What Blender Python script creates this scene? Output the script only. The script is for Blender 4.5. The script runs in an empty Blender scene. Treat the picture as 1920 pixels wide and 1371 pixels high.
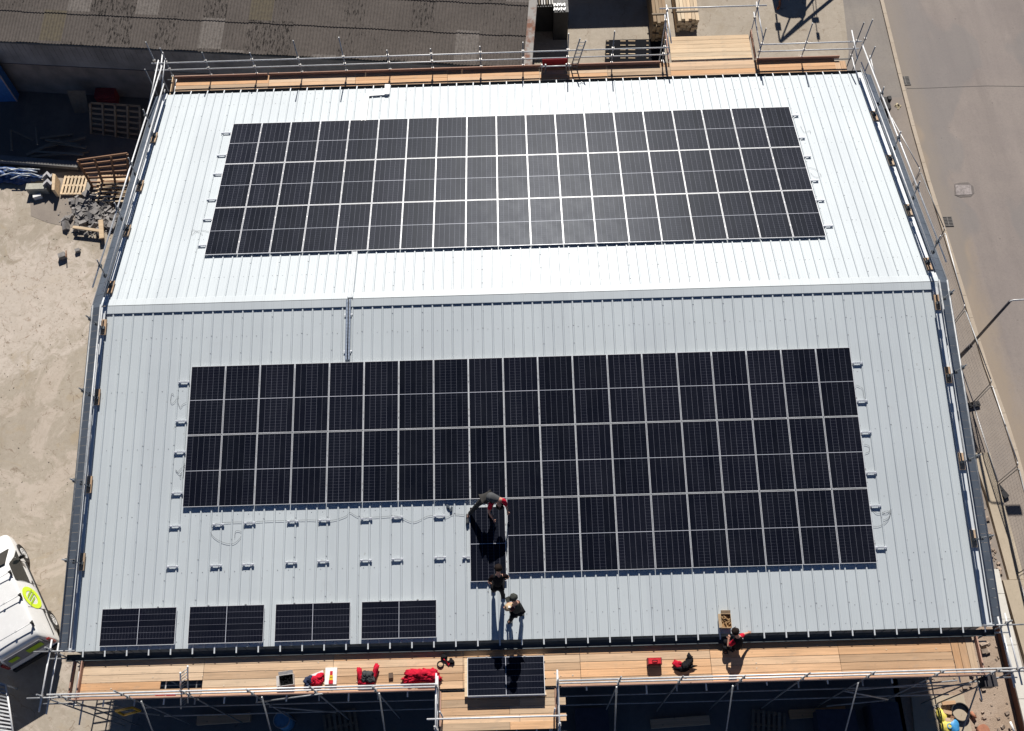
import bpy, bmesh, math, random
from mathutils import Vector, Matrix, Quaternion
random.seed(7)
C = bpy.context
COL = C.scene.collection
R = math.radians
V = Vector
# ------------------------------------------------------------------ camera calibration
W0, H0 = 1920.0, 1371.0
FPX = 1896.949
CAM = V((-0.0517, -17.5779, 29.653))
TA, TB, TC = 0.46537700, -0.04043316, 0.01244610
CM = Matrix.Rotation(TC, 3, 'Z') @ Matrix.Rotation(TA, 3, 'X') @ Matrix.Rotation(TB, 3, 'Z')
TH = 0.1791429            # roof pitch
CT, ST = math.cos(TH), math.sin(TH)
G = -8.0                  # ground level
def ray(px, py): return CM @ V(((px - W0 / 2) / FPX, -(py - H0 / 2) / FPX, -1.0))
def at(px, py, z=G):
    d = ray(px, py); return CAM + d * ((z - CAM.z) / d.z)
def aty(px, py, y):
    d = ray(px, py); return CAM + d * ((y - CAM.y) / d.y)
def ronf(px, py, s=-1, h=0.0):
    n = V((0, s * ST, CT)); d = ray(px, py); return CAM + d * ((h - CAM.dot(n)) / d.dot(n))
def rp(s, x, v, h=0.0): return V((x, s * (v * CT + h * ST), -v * ST + h * CT))
def vof(p): return math.hypot(p.y, p.z)

# ------------------------------------------------------------------ materials
def lin(c):
    return tuple(((x / 255) / 12.92 if x / 255 <= 0.04045 else ((x / 255 + 0.055) / 1.055) ** 2.4) for x in c)
class NT:
    def __init__(s, name):
        s.m = bpy.data.materials.new(name); s.m.use_nodes = True
        s.t = s.m.node_tree; s.b = s.t.nodes['Principled BSDF']
    def n(s, typ, **k):
        nd = s.t.nodes.new(typ)
        for a, v in k.items():
            if a.startswith('i_'):
                key = a[2:]
                nd.inputs[int(key) if key.isdigit() else key.replace('_', ' ')].default_value = v
            else: setattr(nd, a, v)
        return nd
    def l(s, a, b): s.t.links.new(a, b)
    def coord(s, scale=(1, 1, 1), obj=True, rot=(0, 0, 0)):
        if obj: o = s.n('ShaderNodeTexCoord').outputs['Object']
        else: o = s.n('ShaderNodeNewGeometry').outputs['Position']
        mp = s.n('ShaderNodeMapping'); mp.inputs['Scale'].default_value = scale; mp.inputs['Rotation'].default_value = rot
        s.l(o, mp.inputs[0]); return mp.outputs[0]
    def noise(s, scale, detail=4, rough=0.55, vec=None, dist=0.0):
        n = s.n('ShaderNodeTexNoise'); n.inputs['Scale'].default_value = scale; n.inputs['Detail'].default_value = detail
        n.inputs['Roughness'].default_value = rough; n.inputs['Distortion'].default_value = dist
        if vec is not None: s.l(vec, n.inputs['Vector'])
        return n.outputs['Fac']
    def ramp(s, fac, lo, hi, a=0.0, b=1.0):
        m = s.n('ShaderNodeMapRange'); s.l(fac, m.inputs[0])
        for i, x in zip((1, 2, 3, 4), (lo, hi, a, b)): m.inputs[i].default_value = x
        return m.outputs[0]
    def mix(s, fac, a, b, mode='MIX'):
        m = s.n('ShaderNodeMix', data_type='RGBA', blend_type=mode)
        for inp, x in ((m.inputs[0], fac), (m.inputs[6], a), (m.inputs[7], b)):
            if hasattr(x, 'is_linked') or hasattr(x, 'links'): s.l(x, inp)
            elif isinstance(x, (int, float)): inp.default_value = x
            else: inp.default_value = (*x[:3], 1)
        return m.outputs[2]
    def math(s, op, a, b=0.0):
        m = s.n('ShaderNodeMath', operation=op)
        for i, x in enumerate((a, b)):
            if hasattr(x, 'links'): s.l(x, m.inputs[i])
            else: m.inputs[i].default_value = x
        return m.outputs[0]
    def bump(s, h, st=0.3, dist=0.02):
        b = s.n('ShaderNodeBump'); b.inputs['Strength'].default_value = st; b.inputs['Distance'].default_value = dist
        s.l(h, b.inputs['Height']); s.l(b.outputs[0], s.b.inputs['Normal'])
    def fin(s, col=None, rough=None, metal=None, spec=None):
        for k, x in (('Base Color', col), ('Roughness', rough), ('Metallic', metal), ('Specular IOR Level', spec)):
            if x is None: continue
            if hasattr(x, 'links'): s.l(x, s.b.inputs[k])
            elif isinstance(x, (int, float)): s.b.inputs[k].default_value = x
            else: s.b.inputs[k].default_value = (*x[:3], 1)
        return s.m
MC = {}
def pm(name, col, rough=0.6, metal=0.0, spec=0.4, var=0.25, scale=6.0, rand=0.0, obj=True):
    """plain paint / cloth / metal with mottled wear"""
    if name in MC: return MC[name]
    t = NT(name); v = t.coord(obj=obj)
    f = t.ramp(t.noise(scale, 5, 0.6, v), 0.3, 0.7)
    c = t.mix(f, tuple(x * (1 - var) for x in col), tuple(min(1, x * (1 + var * 0.6)) for x in col))
    if rand:
        oi = t.n('ShaderNodeObjectInfo').outputs['Random']
        c = t.mix(1.0, c, t.mix(oi, (1 - rand,) * 3, (1 + rand * .5,) * 3), 'MULTIPLY')
    rg = t.ramp(f, 0, 1, max(0.02, rough - 0.08), min(1, rough + 0.08))
    MC[name] = t.fin(c, rg, metal, spec); return MC[name]

def mk_roof(name, col, rough):
    t = NT(name); v = t.coord(obj=False)
    a = t.noise(0.35, 4, 0.6, v); b = t.noise(1.0, 5, 0.6, t.coord((14, 0.5, 0.5), obj=False))
    c = t.mix(t.ramp(a, 0.35, 0.7), tuple(x * .96 for x in col), tuple(x * 1.02 for x in col))
    c = t.mix(t.ramp(b, 0.55, 0.85, 0, 0.22), c, tuple(x * .82 for x in col))
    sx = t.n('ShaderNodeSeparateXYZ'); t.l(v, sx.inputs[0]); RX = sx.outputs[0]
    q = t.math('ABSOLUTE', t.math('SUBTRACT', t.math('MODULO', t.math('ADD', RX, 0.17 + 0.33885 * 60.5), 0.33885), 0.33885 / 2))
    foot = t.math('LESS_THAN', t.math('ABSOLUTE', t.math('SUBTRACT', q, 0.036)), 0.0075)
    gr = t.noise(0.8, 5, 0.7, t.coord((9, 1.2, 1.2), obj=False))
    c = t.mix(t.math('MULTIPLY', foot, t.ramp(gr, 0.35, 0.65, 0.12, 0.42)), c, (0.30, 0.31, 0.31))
    wn = t.n('ShaderNodeTexWhiteNoise', noise_dimensions='1D'); t.l(t.math('FLOOR', t.math('DIVIDE', t.math('ADD', RX, 0.3), 0.33885 * 3)), wn.inputs['W'])
    c = t.mix(1.0, c, t.mix(wn.outputs['Value'], (0.965, 0.965, 0.97), (1.025, 1.025, 1.02)), 'MULTIPLY')
    sc = t.noise(1.6, 7, 0.75, v, 1.4); c = t.mix(t.ramp(sc, 0.60, 0.70, 0, 0.10), c, (0.36, 0.35, 0.33))
    # sparse specks of dirt
    sp = t.noise(5.5, 2, 0.5, v); c = t.mix(t.ramp(sp, 0.74, 0.78, 0, 0.35), c, (0.25, 0.23, 0.2))
    return t.fin(c, t.ramp(a, 0.3, 0.7, rough - .03, rough + .05), 0.0, 0.2)
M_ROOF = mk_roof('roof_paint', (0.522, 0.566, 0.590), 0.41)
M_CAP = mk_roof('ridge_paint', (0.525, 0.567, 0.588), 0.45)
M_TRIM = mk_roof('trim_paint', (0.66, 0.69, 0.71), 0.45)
M_VERGE = pm('slate_flashing', (0.088, 0.105, 0.13), 0.45, 0.0, 0.5, 0.15, 2.0, obj=False)
M_CLAD = pm('wall_cladding', (0.20, 0.22, 0.24), 0.6, var=0.15, scale=0.6)
M_GUT = pm('dark_gutter', (0.06, 0.072, 0.082), 0.5, 0.0, 0.5, 0.2, 3.0)
M_GALV = pm('galvanised_tube', (0.66, 0.665, 0.67), 0.42, 0.12, 0.5, 0.16, 9.0, rand=0.12)
M_GALVD = pm('weathered_tube', (0.34, 0.35, 0.36), 0.5, 0.25, 0.5, 0.3, 9.0, rand=0.3)
M_CLIP = pm('steel_coupler', (0.40, 0.39, 0.38), 0.5, 0.6, 0.5, 0.3, 20.0)
M_WHITE = pm('white_plastic', (0.78, 0.78, 0.77), 0.45, var=0.06)
M_BLACK = pm('black_rubber', (0.018, 0.018, 0.02), 0.7, var=0.3)
M_SCREW = pm('screw_heads', (0.24, 0.24, 0.25), 0.5)
M_ALU = pm('anodised_frame', (0.76, 0.77, 0.79), 0.38, 0.05, 0.5, 0.06, 3.0)
M_RAILB = pm('mill_aluminium', (0.70, 0.72, 0.76), 0.4, 0.15, 0.5, 0.1)

def mk_glass():
    t = NT('solar_cells')
    o = t.n('ShaderNodeTexCoord').outputs['Object']
    sx = t.n('ShaderNodeSeparateXYZ'); t.l(o, sx.inputs[0])
    x, y = sx.outputs[0], sx.outputs[1]
    def lines(c, pitch, w, off=0.0):
        q = t.math('ADD', c, off + 50 * pitch); q = t.math('MODULO', q, pitch)
        q = t.math('ABSOLUTE', t.math('SUBTRACT', q, pitch / 2))       # 0 in the middle of a cell, pitch/2 on a line
        return t.math('GREATER_THAN', q, pitch / 2 - w / 2)
    oi = t.n('ShaderNodeObjectInfo').outputs['Random']
    cw, ch = 1.098 / 6, 2.297 / 24
    colid = t.n('ShaderNodeTexWhiteNoise', noise_dimensions='2D'); cb = t.n('ShaderNodeCombineXYZ')
    t.l(t.math('FLOOR', t.math('DIVIDE', t.math('ADD', x, 0.549), cw)), cb.inputs[0]); t.l(t.math('MULTIPLY', oi, 97.0), cb.inputs[1])
    t.l(cb.outputs[0], colid.inputs['Vector'])
    cell = t.mix(colid.outputs['Value'], (0.0035, 0.0048, 0.0095), (0.006, 0.0075, 0.014))
    cell = t.mix(t.math('MULTIPLY', oi, 0.5), cell, (0.0062, 0.0072, 0.013))
    wob = t.noise(1.7, 3, 0.5, t.coord())
    c = t.mix(t.math('MULTIPLY', lines(y, ch, 0.0035), t.ramp(colid.outputs['Value'], 0.2, 0.9, 0.04, 0.42)), cell, (0.24, 0.24, 0.27))
    c = t.mix(t.math('MULTIPLY', lines(x, cw, 0.0058), 0.62), c, (0.27, 0.27, 0.30))
    fine = lines(x, cw / 9, 0.0016)
    c = t.mix(t.math('MULTIPLY', fine, 0.05), c, (0.28, 0.28, 0.3))
    mid = t.math('LESS_THAN', t.math('ABSOLUTE', y), 0.0068)
    c = t.mix(mid, c, (0.60, 0.60, 0.62))
    ed = t.math('MAXIMUM', t.math('GREATER_THAN', t.math('ABSOLUTE', x), 0.5525), t.math('GREATER_THAN', t.math('ABSOLUTE', y), 1.1515))
    c = t.mix(ed, c, (0.03, 0.03, 0.035))
    c = t.mix(1.0, c, t.mix(oi, (0.80, 0.84, 0.92), (1.08, 1.10, 1.18)), 'MULTIPLY')
    sm = t.noise(3.2, 6, 0.7, t.coord((1, .35, 1))); c = t.mix(t.ramp(sm, 0.6, 0.8, 0, 0.04), c, (0.30, 0.33, 0.38))
    t.b.inputs['Specular Tint'].default_value = (0.78, 0.86, 1.0, 1)
    dust = t.ramp(t.noise(0.9, 5, 0.65, t.coord(obj=False)), 0.4, 0.8, 0.0, 0.018)
    c = t.mix(dust, c, (0.34, 0.36, 0.40))
    return t.fin(c, t.ramp(wob, 0.3, 0.7, 0.315, 0.355), 0.0, 0.042)
M_CELL = mk_glass()

def mk_wood(name, col, rand=0.35, kn=True):
    t = NT(name); v = t.coord((0.7, 14, 14)); oi = t.n('ShaderNodeObjectInfo').outputs['Random']
    off = t.n('ShaderNodeVectorMath', operation='ADD'); t.l(v, off.inputs[0])
    cb = t.n('ShaderNodeCombineXYZ'); t.l(t.math('MULTIPLY', oi, 60.0), cb.inputs[0]); t.l(t.math('MULTIPLY', oi, 31.0), cb.inputs[1]); t.l(cb.outputs[0], off.inputs[1])
    v = off.outputs[0]
    g = t.noise(1.1, 5, 0.6, v, 0.6)
    c = t.mix(t.ramp(g, 0.32, 0.7), tuple(x * .78 for x in col), tuple(min(1, x * 1.12) for x in col))
    wn = t.n('ShaderNodeTexWhiteNoise', noise_dimensions='1D'); t.l(oi, wn.inputs['W'])
    hue = t.mix(wn.outputs['Value'], (1.04, 0.83, 0.62), (0.94, 1.0, 1.02))
    c = t.mix(rand * 1.6, c, t.mix(1.0, c, hue, 'MULTIPLY'))
    c = t.mix(1.0, c, t.mix(oi, (1 - rand * .62,) * 3, (1.12,) * 3), 'MULTIPLY')
    v2 = t.coord((1.2, 2.2, 2.2)); st = t.noise(2.2, 4, 0.6, v2)
    c = t.mix(t.ramp(st, 0.58, 0.8, 0, 0.55), c, tuple(x * y for x, y in zip(col, (.5, .56, .62))))
    if kn:
        vo = t.n('ShaderNodeTexVoronoi'); vo.inputs['Scale'].default_value = 2.6; t.l(t.coord((1, 1.5, 1)), vo.inputs['Vector'])
        c = t.mix(t.ramp(vo.outputs['Distance'], 0.04, 0.11, 0.7, 0.0), c, tuple(x * .3 for x in col))
    t.bump(g, 0.25, 0.01)
    return t.fin(c, 0.75, 0, 0.25)
M_BOARD = mk_wood('scaffold_timber', (0.635, 0.455, 0.31), 0.58)
M_TOE = mk_wood('toe_timber', (0.42, 0.26, 0.20), 0.2)
M_PINE = mk_wood('new_pine', (0.66, 0.52, 0.36), 0.25)
M_OLDW = mk_wood('old_brown_timber', (0.26, 0.15, 0.095), 0.3, False)
M_GREYW = mk_wood('grey_weathered_timber', (0.25, 0.21, 0.165), 0.3, False)

def mk_yard():
    t = NT('yard_concrete'); v = t.coord(obj=False)
    a = t.noise(0.16, 6, 0.62, v, 0.8); b = t.noise(0.55, 6, 0.65, v, 0.5); d = t.noise(4.0, 6, 0.7, v); e = t.noise(28, 3, 0.6, v)
    c = t.mix(t.ramp(a, 0.35, 0.65), (0.365, 0.318, 0.258), (0.43, 0.378, 0.31))
    c = t.mix(t.ramp(b, 0.50, 0.68, 0, 0.4), c, (0.45, 0.385, 0.32))
    c = t.mix(t.ramp(b, 0.47, 0.32, 0, 0.5), c, (0.285, 0.23, 0.16))
    c = t.mix(t.ramp(d, 0.35, 0.75, 0.35, 0), c, (0.24, 0.20, 0.155))
    c = t.mix(t.ramp(e, 0.60, 0.70, 0, 0.5), c, (0.20, 0.165, 0.13)); h1 = t.noise(11, 8, 0.8, v); c = t.mix(t.ramp(h1, 0.54, 0.74, 0, 0.38), c, (0.27, 0.225, 0.175)); c = t.mix(t.ramp(h1, 0.46, 0.3, 0, 0.4), c, (0.52, 0.46, 0.38)); tk = t.noise(0.8, 4, 0.6, t.coord((2.2, .16, 1), obj=False, rot=(0, 0, .5)), .4); c = t.mix(t.ramp(tk, 0.57, 0.66, 0, 0.28), c, (0.27, 0.225, 0.175))
    # flaking patches with crisp edges west of the building
    pf = t.noise(0.42, 7, 0.72, v, 1.2)
    sx = t.n('ShaderNodeSeparateXYZ'); t.l(v, sx.inputs[0])
    west = t.ramp(sx.outputs[0], -15.0, -16.5)
    c = t.mix(t.math('MULTIPLY', t.math('MULTIPLY', t.ramp(pf, 0.53, 0.585), west), 0.45), c, (0.54, 0.46, 0.395))
    c = t.mix(t.math('MULTIPLY', t.math('MULTIPLY', t.ramp(pf, 0.45, 0.40), west), 0.35), c, (0.37, 0.29, 0.185))
    rs = t.noise(2.4, 5, 0.75, v, 1.5)
    c = t.mix(t.math('MULTIPLY', t.ramp(rs, 0.63, 0.66, 0, 0.5), t.math('MULTIPLY', west, t.ramp(pf, 0.5, 0.56))), c, (0.27, 0.19, 0.13))
    g1 = t.noise(1.1, 7, 0.7, v, 1.0); g2 = t.noise(2.7, 7, 0.75, v, 0.6)
    c = t.mix(t.ramp(g1, 0.42, 0.30, 0, 0.5), c, (0.26, 0.215, 0.165)); c = t.mix(t.ramp(g1, 0.6, 0.68, 0, 0.45), c, (0.52, 0.46, 0.385))
    c = t.mix(t.ramp(g2, 0.60, 0.66, 0, 0.32), c, (0.53, 0.475, 0.40)); c = t.mix(t.ramp(g2, 0.38, 0.30, 0, 0.4), c, (0.245, 0.205, 0.16))
    dv = t.n('ShaderNodeVectorMath', operation='DISTANCE'); t.l(v, dv.inputs[0]); dv.inputs[1].default_value = tuple(at(55, 570))
    pale = t.math('ADD', t.ramp(dv.outputs['Value'], 1.0, 4.6, 0.30, -0.12), t.math('SUBTRACT', g1, 0.5))
    c = t.mix(t.ramp(pale, 0.02, 0.12, 0, 0.62), c, (0.55, 0.485, 0.425)); fl = t.noise(3.6, 6, 0.8, v, 2.0); c = t.mix(t.math('MULTIPLY', t.ramp(fl, 0.57, 0.61, 0, 0.65), t.ramp(pale, 0.04, 0.16)), c, (0.25, 0.17, 0.12)); c = t.mix(t.math('MULTIPLY', t.ramp(g2, 0.5, 0.62, 0, 0.4), t.ramp(g1, 0.40, 0.5)), c, (0.30, 0.25, 0.195))
    vo = t.n('ShaderNodeTexVoronoi', feature='DISTANCE_TO_EDGE'); vo.inputs['Scale'].default_value = 0.55
    nv = t.n('ShaderNodeTexNoise'); nv.inputs['Scale'].default_value = 1.3; nv.inputs['Detail'].default_value = 6; t.l(v, nv.inputs['Vector'])
    av = t.n('ShaderNodeVectorMath', operation='MULTIPLY_ADD'); t.l(nv.outputs['Color'], av.inputs[0]); av.inputs[1].default_value = (1.5,) * 3; t.l(v, av.inputs[2]); t.l(av.outputs[0], vo.inputs['Vector'])
    ck = t.math('MULTIPLY', t.ramp(vo.outputs['Distance'], 0.004, 0.012, 0.75, 0), t.ramp(g2, 0.46, 0.56)); c = t.mix(ck, c, (0.20, 0.15, 0.11))
    # grey asphalt north-west of the pallets, darker trodden dirt under the shed
    t.bump(t.math('ADD', b, t.math('MULTIPLY', e, 0.3)), 0.25, 0.05)
    return t.fin(c, 0.88, 0, 0.2)
def mk_ground(name, c0, c1, c2, speck=0.3, sc=1.0, bump=0.2, silt=None):
    t = NT(name); v = t.coord(obj=False)
    a = t.noise(0.22 * sc, 5, 0.6, v, 0.6); b = t.noise(1.4 * sc, 6, 0.7, v); e = t.noise(30, 3, 0.7, v); s2 = t.noise(0.5, 5, 0.6, t.coord((2.6, 0.18, 1), obj=False))
    c = t.mix(t.ramp(a, 0.35, 0.68), c0, c1)
    c = t.mix(t.ramp(b, 0.5, 0.8, 0, 0.5), c, c2)
    c = t.mix(t.ramp(s2, 0.5, 0.72, 0, 0.35), c, tuple(x * .78 for x in c0))
    c = t.mix(t.ramp(e, 0.55, 0.75, 0, speck), c, tuple(x * .55 for x in c0))
    c = t.mix(t.ramp(e, 0.4, 0.25, 0, speck * .6), c, tuple(min(1, x * 1.3) for x in c1))
    wv = t.noise(0.7, 6, 0.72, t.coord((1.6, 0.35, 1), obj=False), 0.8); c = t.mix(t.ramp(wv, 0.55, 0.7, 0, 0.3), c, tuple(x * .80 for x in c0)); c = t.mix(t.ramp(wv, 0.42, 0.3, 0, 0.4), c, tuple(x * 1.16 for x in c1))
    sp = t.noise(3.4, 3, 0.6, v); c = t.mix(t.ramp(sp, 0.70, 0.73, 0, 0.6), c, tuple(x * .5 for x in c0))
    mf = t.noise(9.0, 5, 0.8, v); c = t.mix(t.ramp(mf, 0.48, 0.75, 0, 0.42), c, tuple(x * .7 for x in c0))
    if silt:
        # dried silt washed against the kerb line, thinning out over the carriageway
        sx = t.n('ShaderNodeSeparateXYZ'); t.l(v, sx.inputs[0])
        d = t.math('SUBTRACT', sx.outputs[0], t.ramp(sx.outputs[1], 12, -4, 18.75, 19.5))
        n1 = t.noise(0.9, 6, 0.7, t.coord((1.5, .6, 1), obj=False)); n2 = t.noise(5.0, 4, 0.7, v)
        k = t.math('ADD', d, t.math('ADD', t.math('MULTIPLY', n1, -1.5), t.math('MULTIPLY', n2, -0.35)))
        c = t.mix(t.ramp(k, -0.55, 0.25, 0.85, 0.0), c, silt)
        # long tyre-polished streaks
        ty = t.noise(0.5, 3, 0.5, t.coord((1.1, 0.035, 1), obj=False)); c = t.mix(t.ramp(ty, 0.52, 0.62, 0, 0.22), c, tuple(x * .7 for x in c0)); c = t.mix(t.ramp(ty, 0.45, 0.36, 0, 0.25), c, tuple(x * 1.15 for x in c1))
        pv = t.noise(0.28, 3, 0.4, t.coord((.8, .5, 1), obj=False)); c = t.mix(t.ramp(pv, 0.53, 0.55, 0, 0.45), c, (0.19, 0.18, 0.175)); gt = t.noise(17, 6, 0.85, v); c = t.mix(t.ramp(gt, 0.45, 0.3, 0, 0.35), c, tuple(x * 1.25 for x in c1))
    t.bump(e, bump, 0.02)
    return t.fin(c, 0.9, 0, 0.2)
M_YARD = mk_yard()
M_ROAD = mk_ground('road_asphalt', (0.235, 0.203, 0.188), (0.275, 0.237, 0.212), (0.205, 0.18, 0.168), 0.4, silt=(0.29, 0.235, 0.18))
M_GUTTERSTRIP = mk_ground('silty_road_edge', (0.33, 0.27, 0.205), (0.30, 0.25, 0.20), (0.24, 0.19, 0.14), 0.3, 2)
M_PAVE = mk_ground('footway_asphalt', (0.25, 0.215, 0.19), (0.30, 0.255, 0.215), (0.21, 0.17, 0.14), 0.35, 1.6)
M_DRIVE = mk_ground('drive_asphalt', (0.22, 0.20, 0.185), (0.27, 0.24, 0.21), (0.20, 0.17, 0.15), 0.35, 1.4)
M_KERB = mk_ground('kerb_concrete', (0.42, 0.35, 0.275), (0.47, 0.40, 0.32), (0.33, 0.27, 0.2), 0.2, 3)
M_SLAB = mk_ground('slab_concrete', (0.40, 0.335, 0.25), (0.45, 0.38, 0.29), (0.33, 0.27, 0.20), 0.2, 1.5)
M_SOIL = mk_ground('rubbly_soil', (0.34, 0.255, 0.19), (0.42, 0.33, 0.26), (0.20, 0.15, 0.115), 0.7, 4, 0.9)
M_COPE = mk_ground('coping_concrete', (0.60, 0.57, 0.51), (0.66, 0.63, 0.57), (0.5, 0.47, 0.42), 0.15, 3)
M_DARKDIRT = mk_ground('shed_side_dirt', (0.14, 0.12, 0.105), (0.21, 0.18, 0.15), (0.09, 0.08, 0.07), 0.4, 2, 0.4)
M_SHADEAPRON = mk_ground('shaded_apron_asphalt', (0.135, 0.135, 0.135), (0.19, 0.19, 0.185), (0.10, 0.10, 0.10), 0.3, 1)
M_GREYPATCH = mk_ground('grey_asphalt_patch', (0.25, 0.215, 0.185), (0.32, 0.275, 0.23), (0.21, 0.18, 0.155), 0.3, 2)
def mk_brick():
    t = NT('red_brick'); b = t.n('ShaderNodeTexBrick'); b.inputs['Scale'].default_value = 4.4
    b.inputs['Color1'].default_value = (0.17, 0.075, 0.05, 1); b.inputs['Color2'].default_value = (0.12, 0.055, 0.04, 1); b.inputs['Mortar'].default_value = (0.22, 0.19, 0.16, 1)
    t.l(t.coord((1, 1, 1), rot=(R(90), 0, R(90))), b.inputs['Vector'])
    return t.fin(b.outputs['Color'], 0.9, 0, 0.2)
M_BRICK = mk_brick()
def mk_asb():
    t = NT('mossy_fibre_cement'); v = t.coord(); oi = t.n('ShaderNodeObjectInfo').outputs['Random']
    a = t.noise(0.5, 5, 0.6, v); b = t.noise(7, 6, 0.75, v); m = t.noise(1.0, 5, 0.8, t.coord((11, 3.0, 2)))
    # each sheet 1.05 m wide, rows 1.55 m: weathering differs from sheet to sheet
    sx = t.n('ShaderNodeSeparateXYZ'); t.l(v, sx.inputs[0]); cb = t.n('ShaderNodeCombineXYZ')
    t.l(t.math('FLOOR', t.math('DIVIDE', sx.outputs[0], 1.05)), cb.inputs[0]); t.l(t.math('FLOOR', t.math('DIVIDE', sx.outputs[1], 1.55)), cb.inputs[1])
    wn = t.n('ShaderNodeTexWhiteNoise', noise_dimensions='2D'); t.l(cb.outputs[0], wn.inputs['Vector'])
    sh = wn.outputs['Value']
    c = t.mix(t.ramp(a, 0.3, 0.7), (0.125, 0.108, 0.097), (0.165, 0.143, 0.128))
    c = t.mix(t.ramp(sh, 0.86, 0.9, 0, 0.85), c, (0.24, 0.215, 0.195))
    c = t.mix(t.ramp(sh, 0.80, 0.82, 0, 1.0), c, t.mix(t.ramp(sh, 0.85, 0.86), (0.155, 0.132, 0.095), c))
    c = t.mix(t.ramp(b, 0.46, 0.6, 0.0, 0.5), c, (0.09, 0.079, 0.07))
    gate = t.ramp(sh, 0.1, 0.75, 0.52, 0.72)
    mm = t.n('ShaderNodeMath', operation='SUBTRACT'); t.l(m, mm.inputs[0]); t.l(gate, mm.inputs[1])
    c = t.mix(t.ramp(mm.outputs[0], 0.0, 0.03, 0, 0.9), c, (0.018, 0.016, 0.015))
    c = t.mix(t.ramp(b, 0.68, 0.74, 0, 0.7), c, (0.33, 0.295, 0.265))
    t.bump(b, 0.5, 0.03)
    return t.fin(c, 0.92, 0, 0.15)
M_ASB = mk_asb()
M_SHEDWALL = pm('shed_wall_sheet', (0.27, 0.26, 0.26), 0.85, var=0.35, scale=0.8)
M_SHEDBLOCK = pm('shed_blockwork', (0.24, 0.20, 0.175), 0.9, var=0.35, scale=1.2)
def mk_rust():
    t = NT('rusty_verge_trim'); v = t.coord()
    a = t.noise(0.8, 5, 0.6, v)
    c = t.mix(t.ramp(a, 0.48, 0.56), (0.42, 0.40, 0.37), (0.27, 0.13, 0.085))
    return t.fin(c, 0.8, 0, 0.3)
M_RUST = mk_rust()

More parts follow.
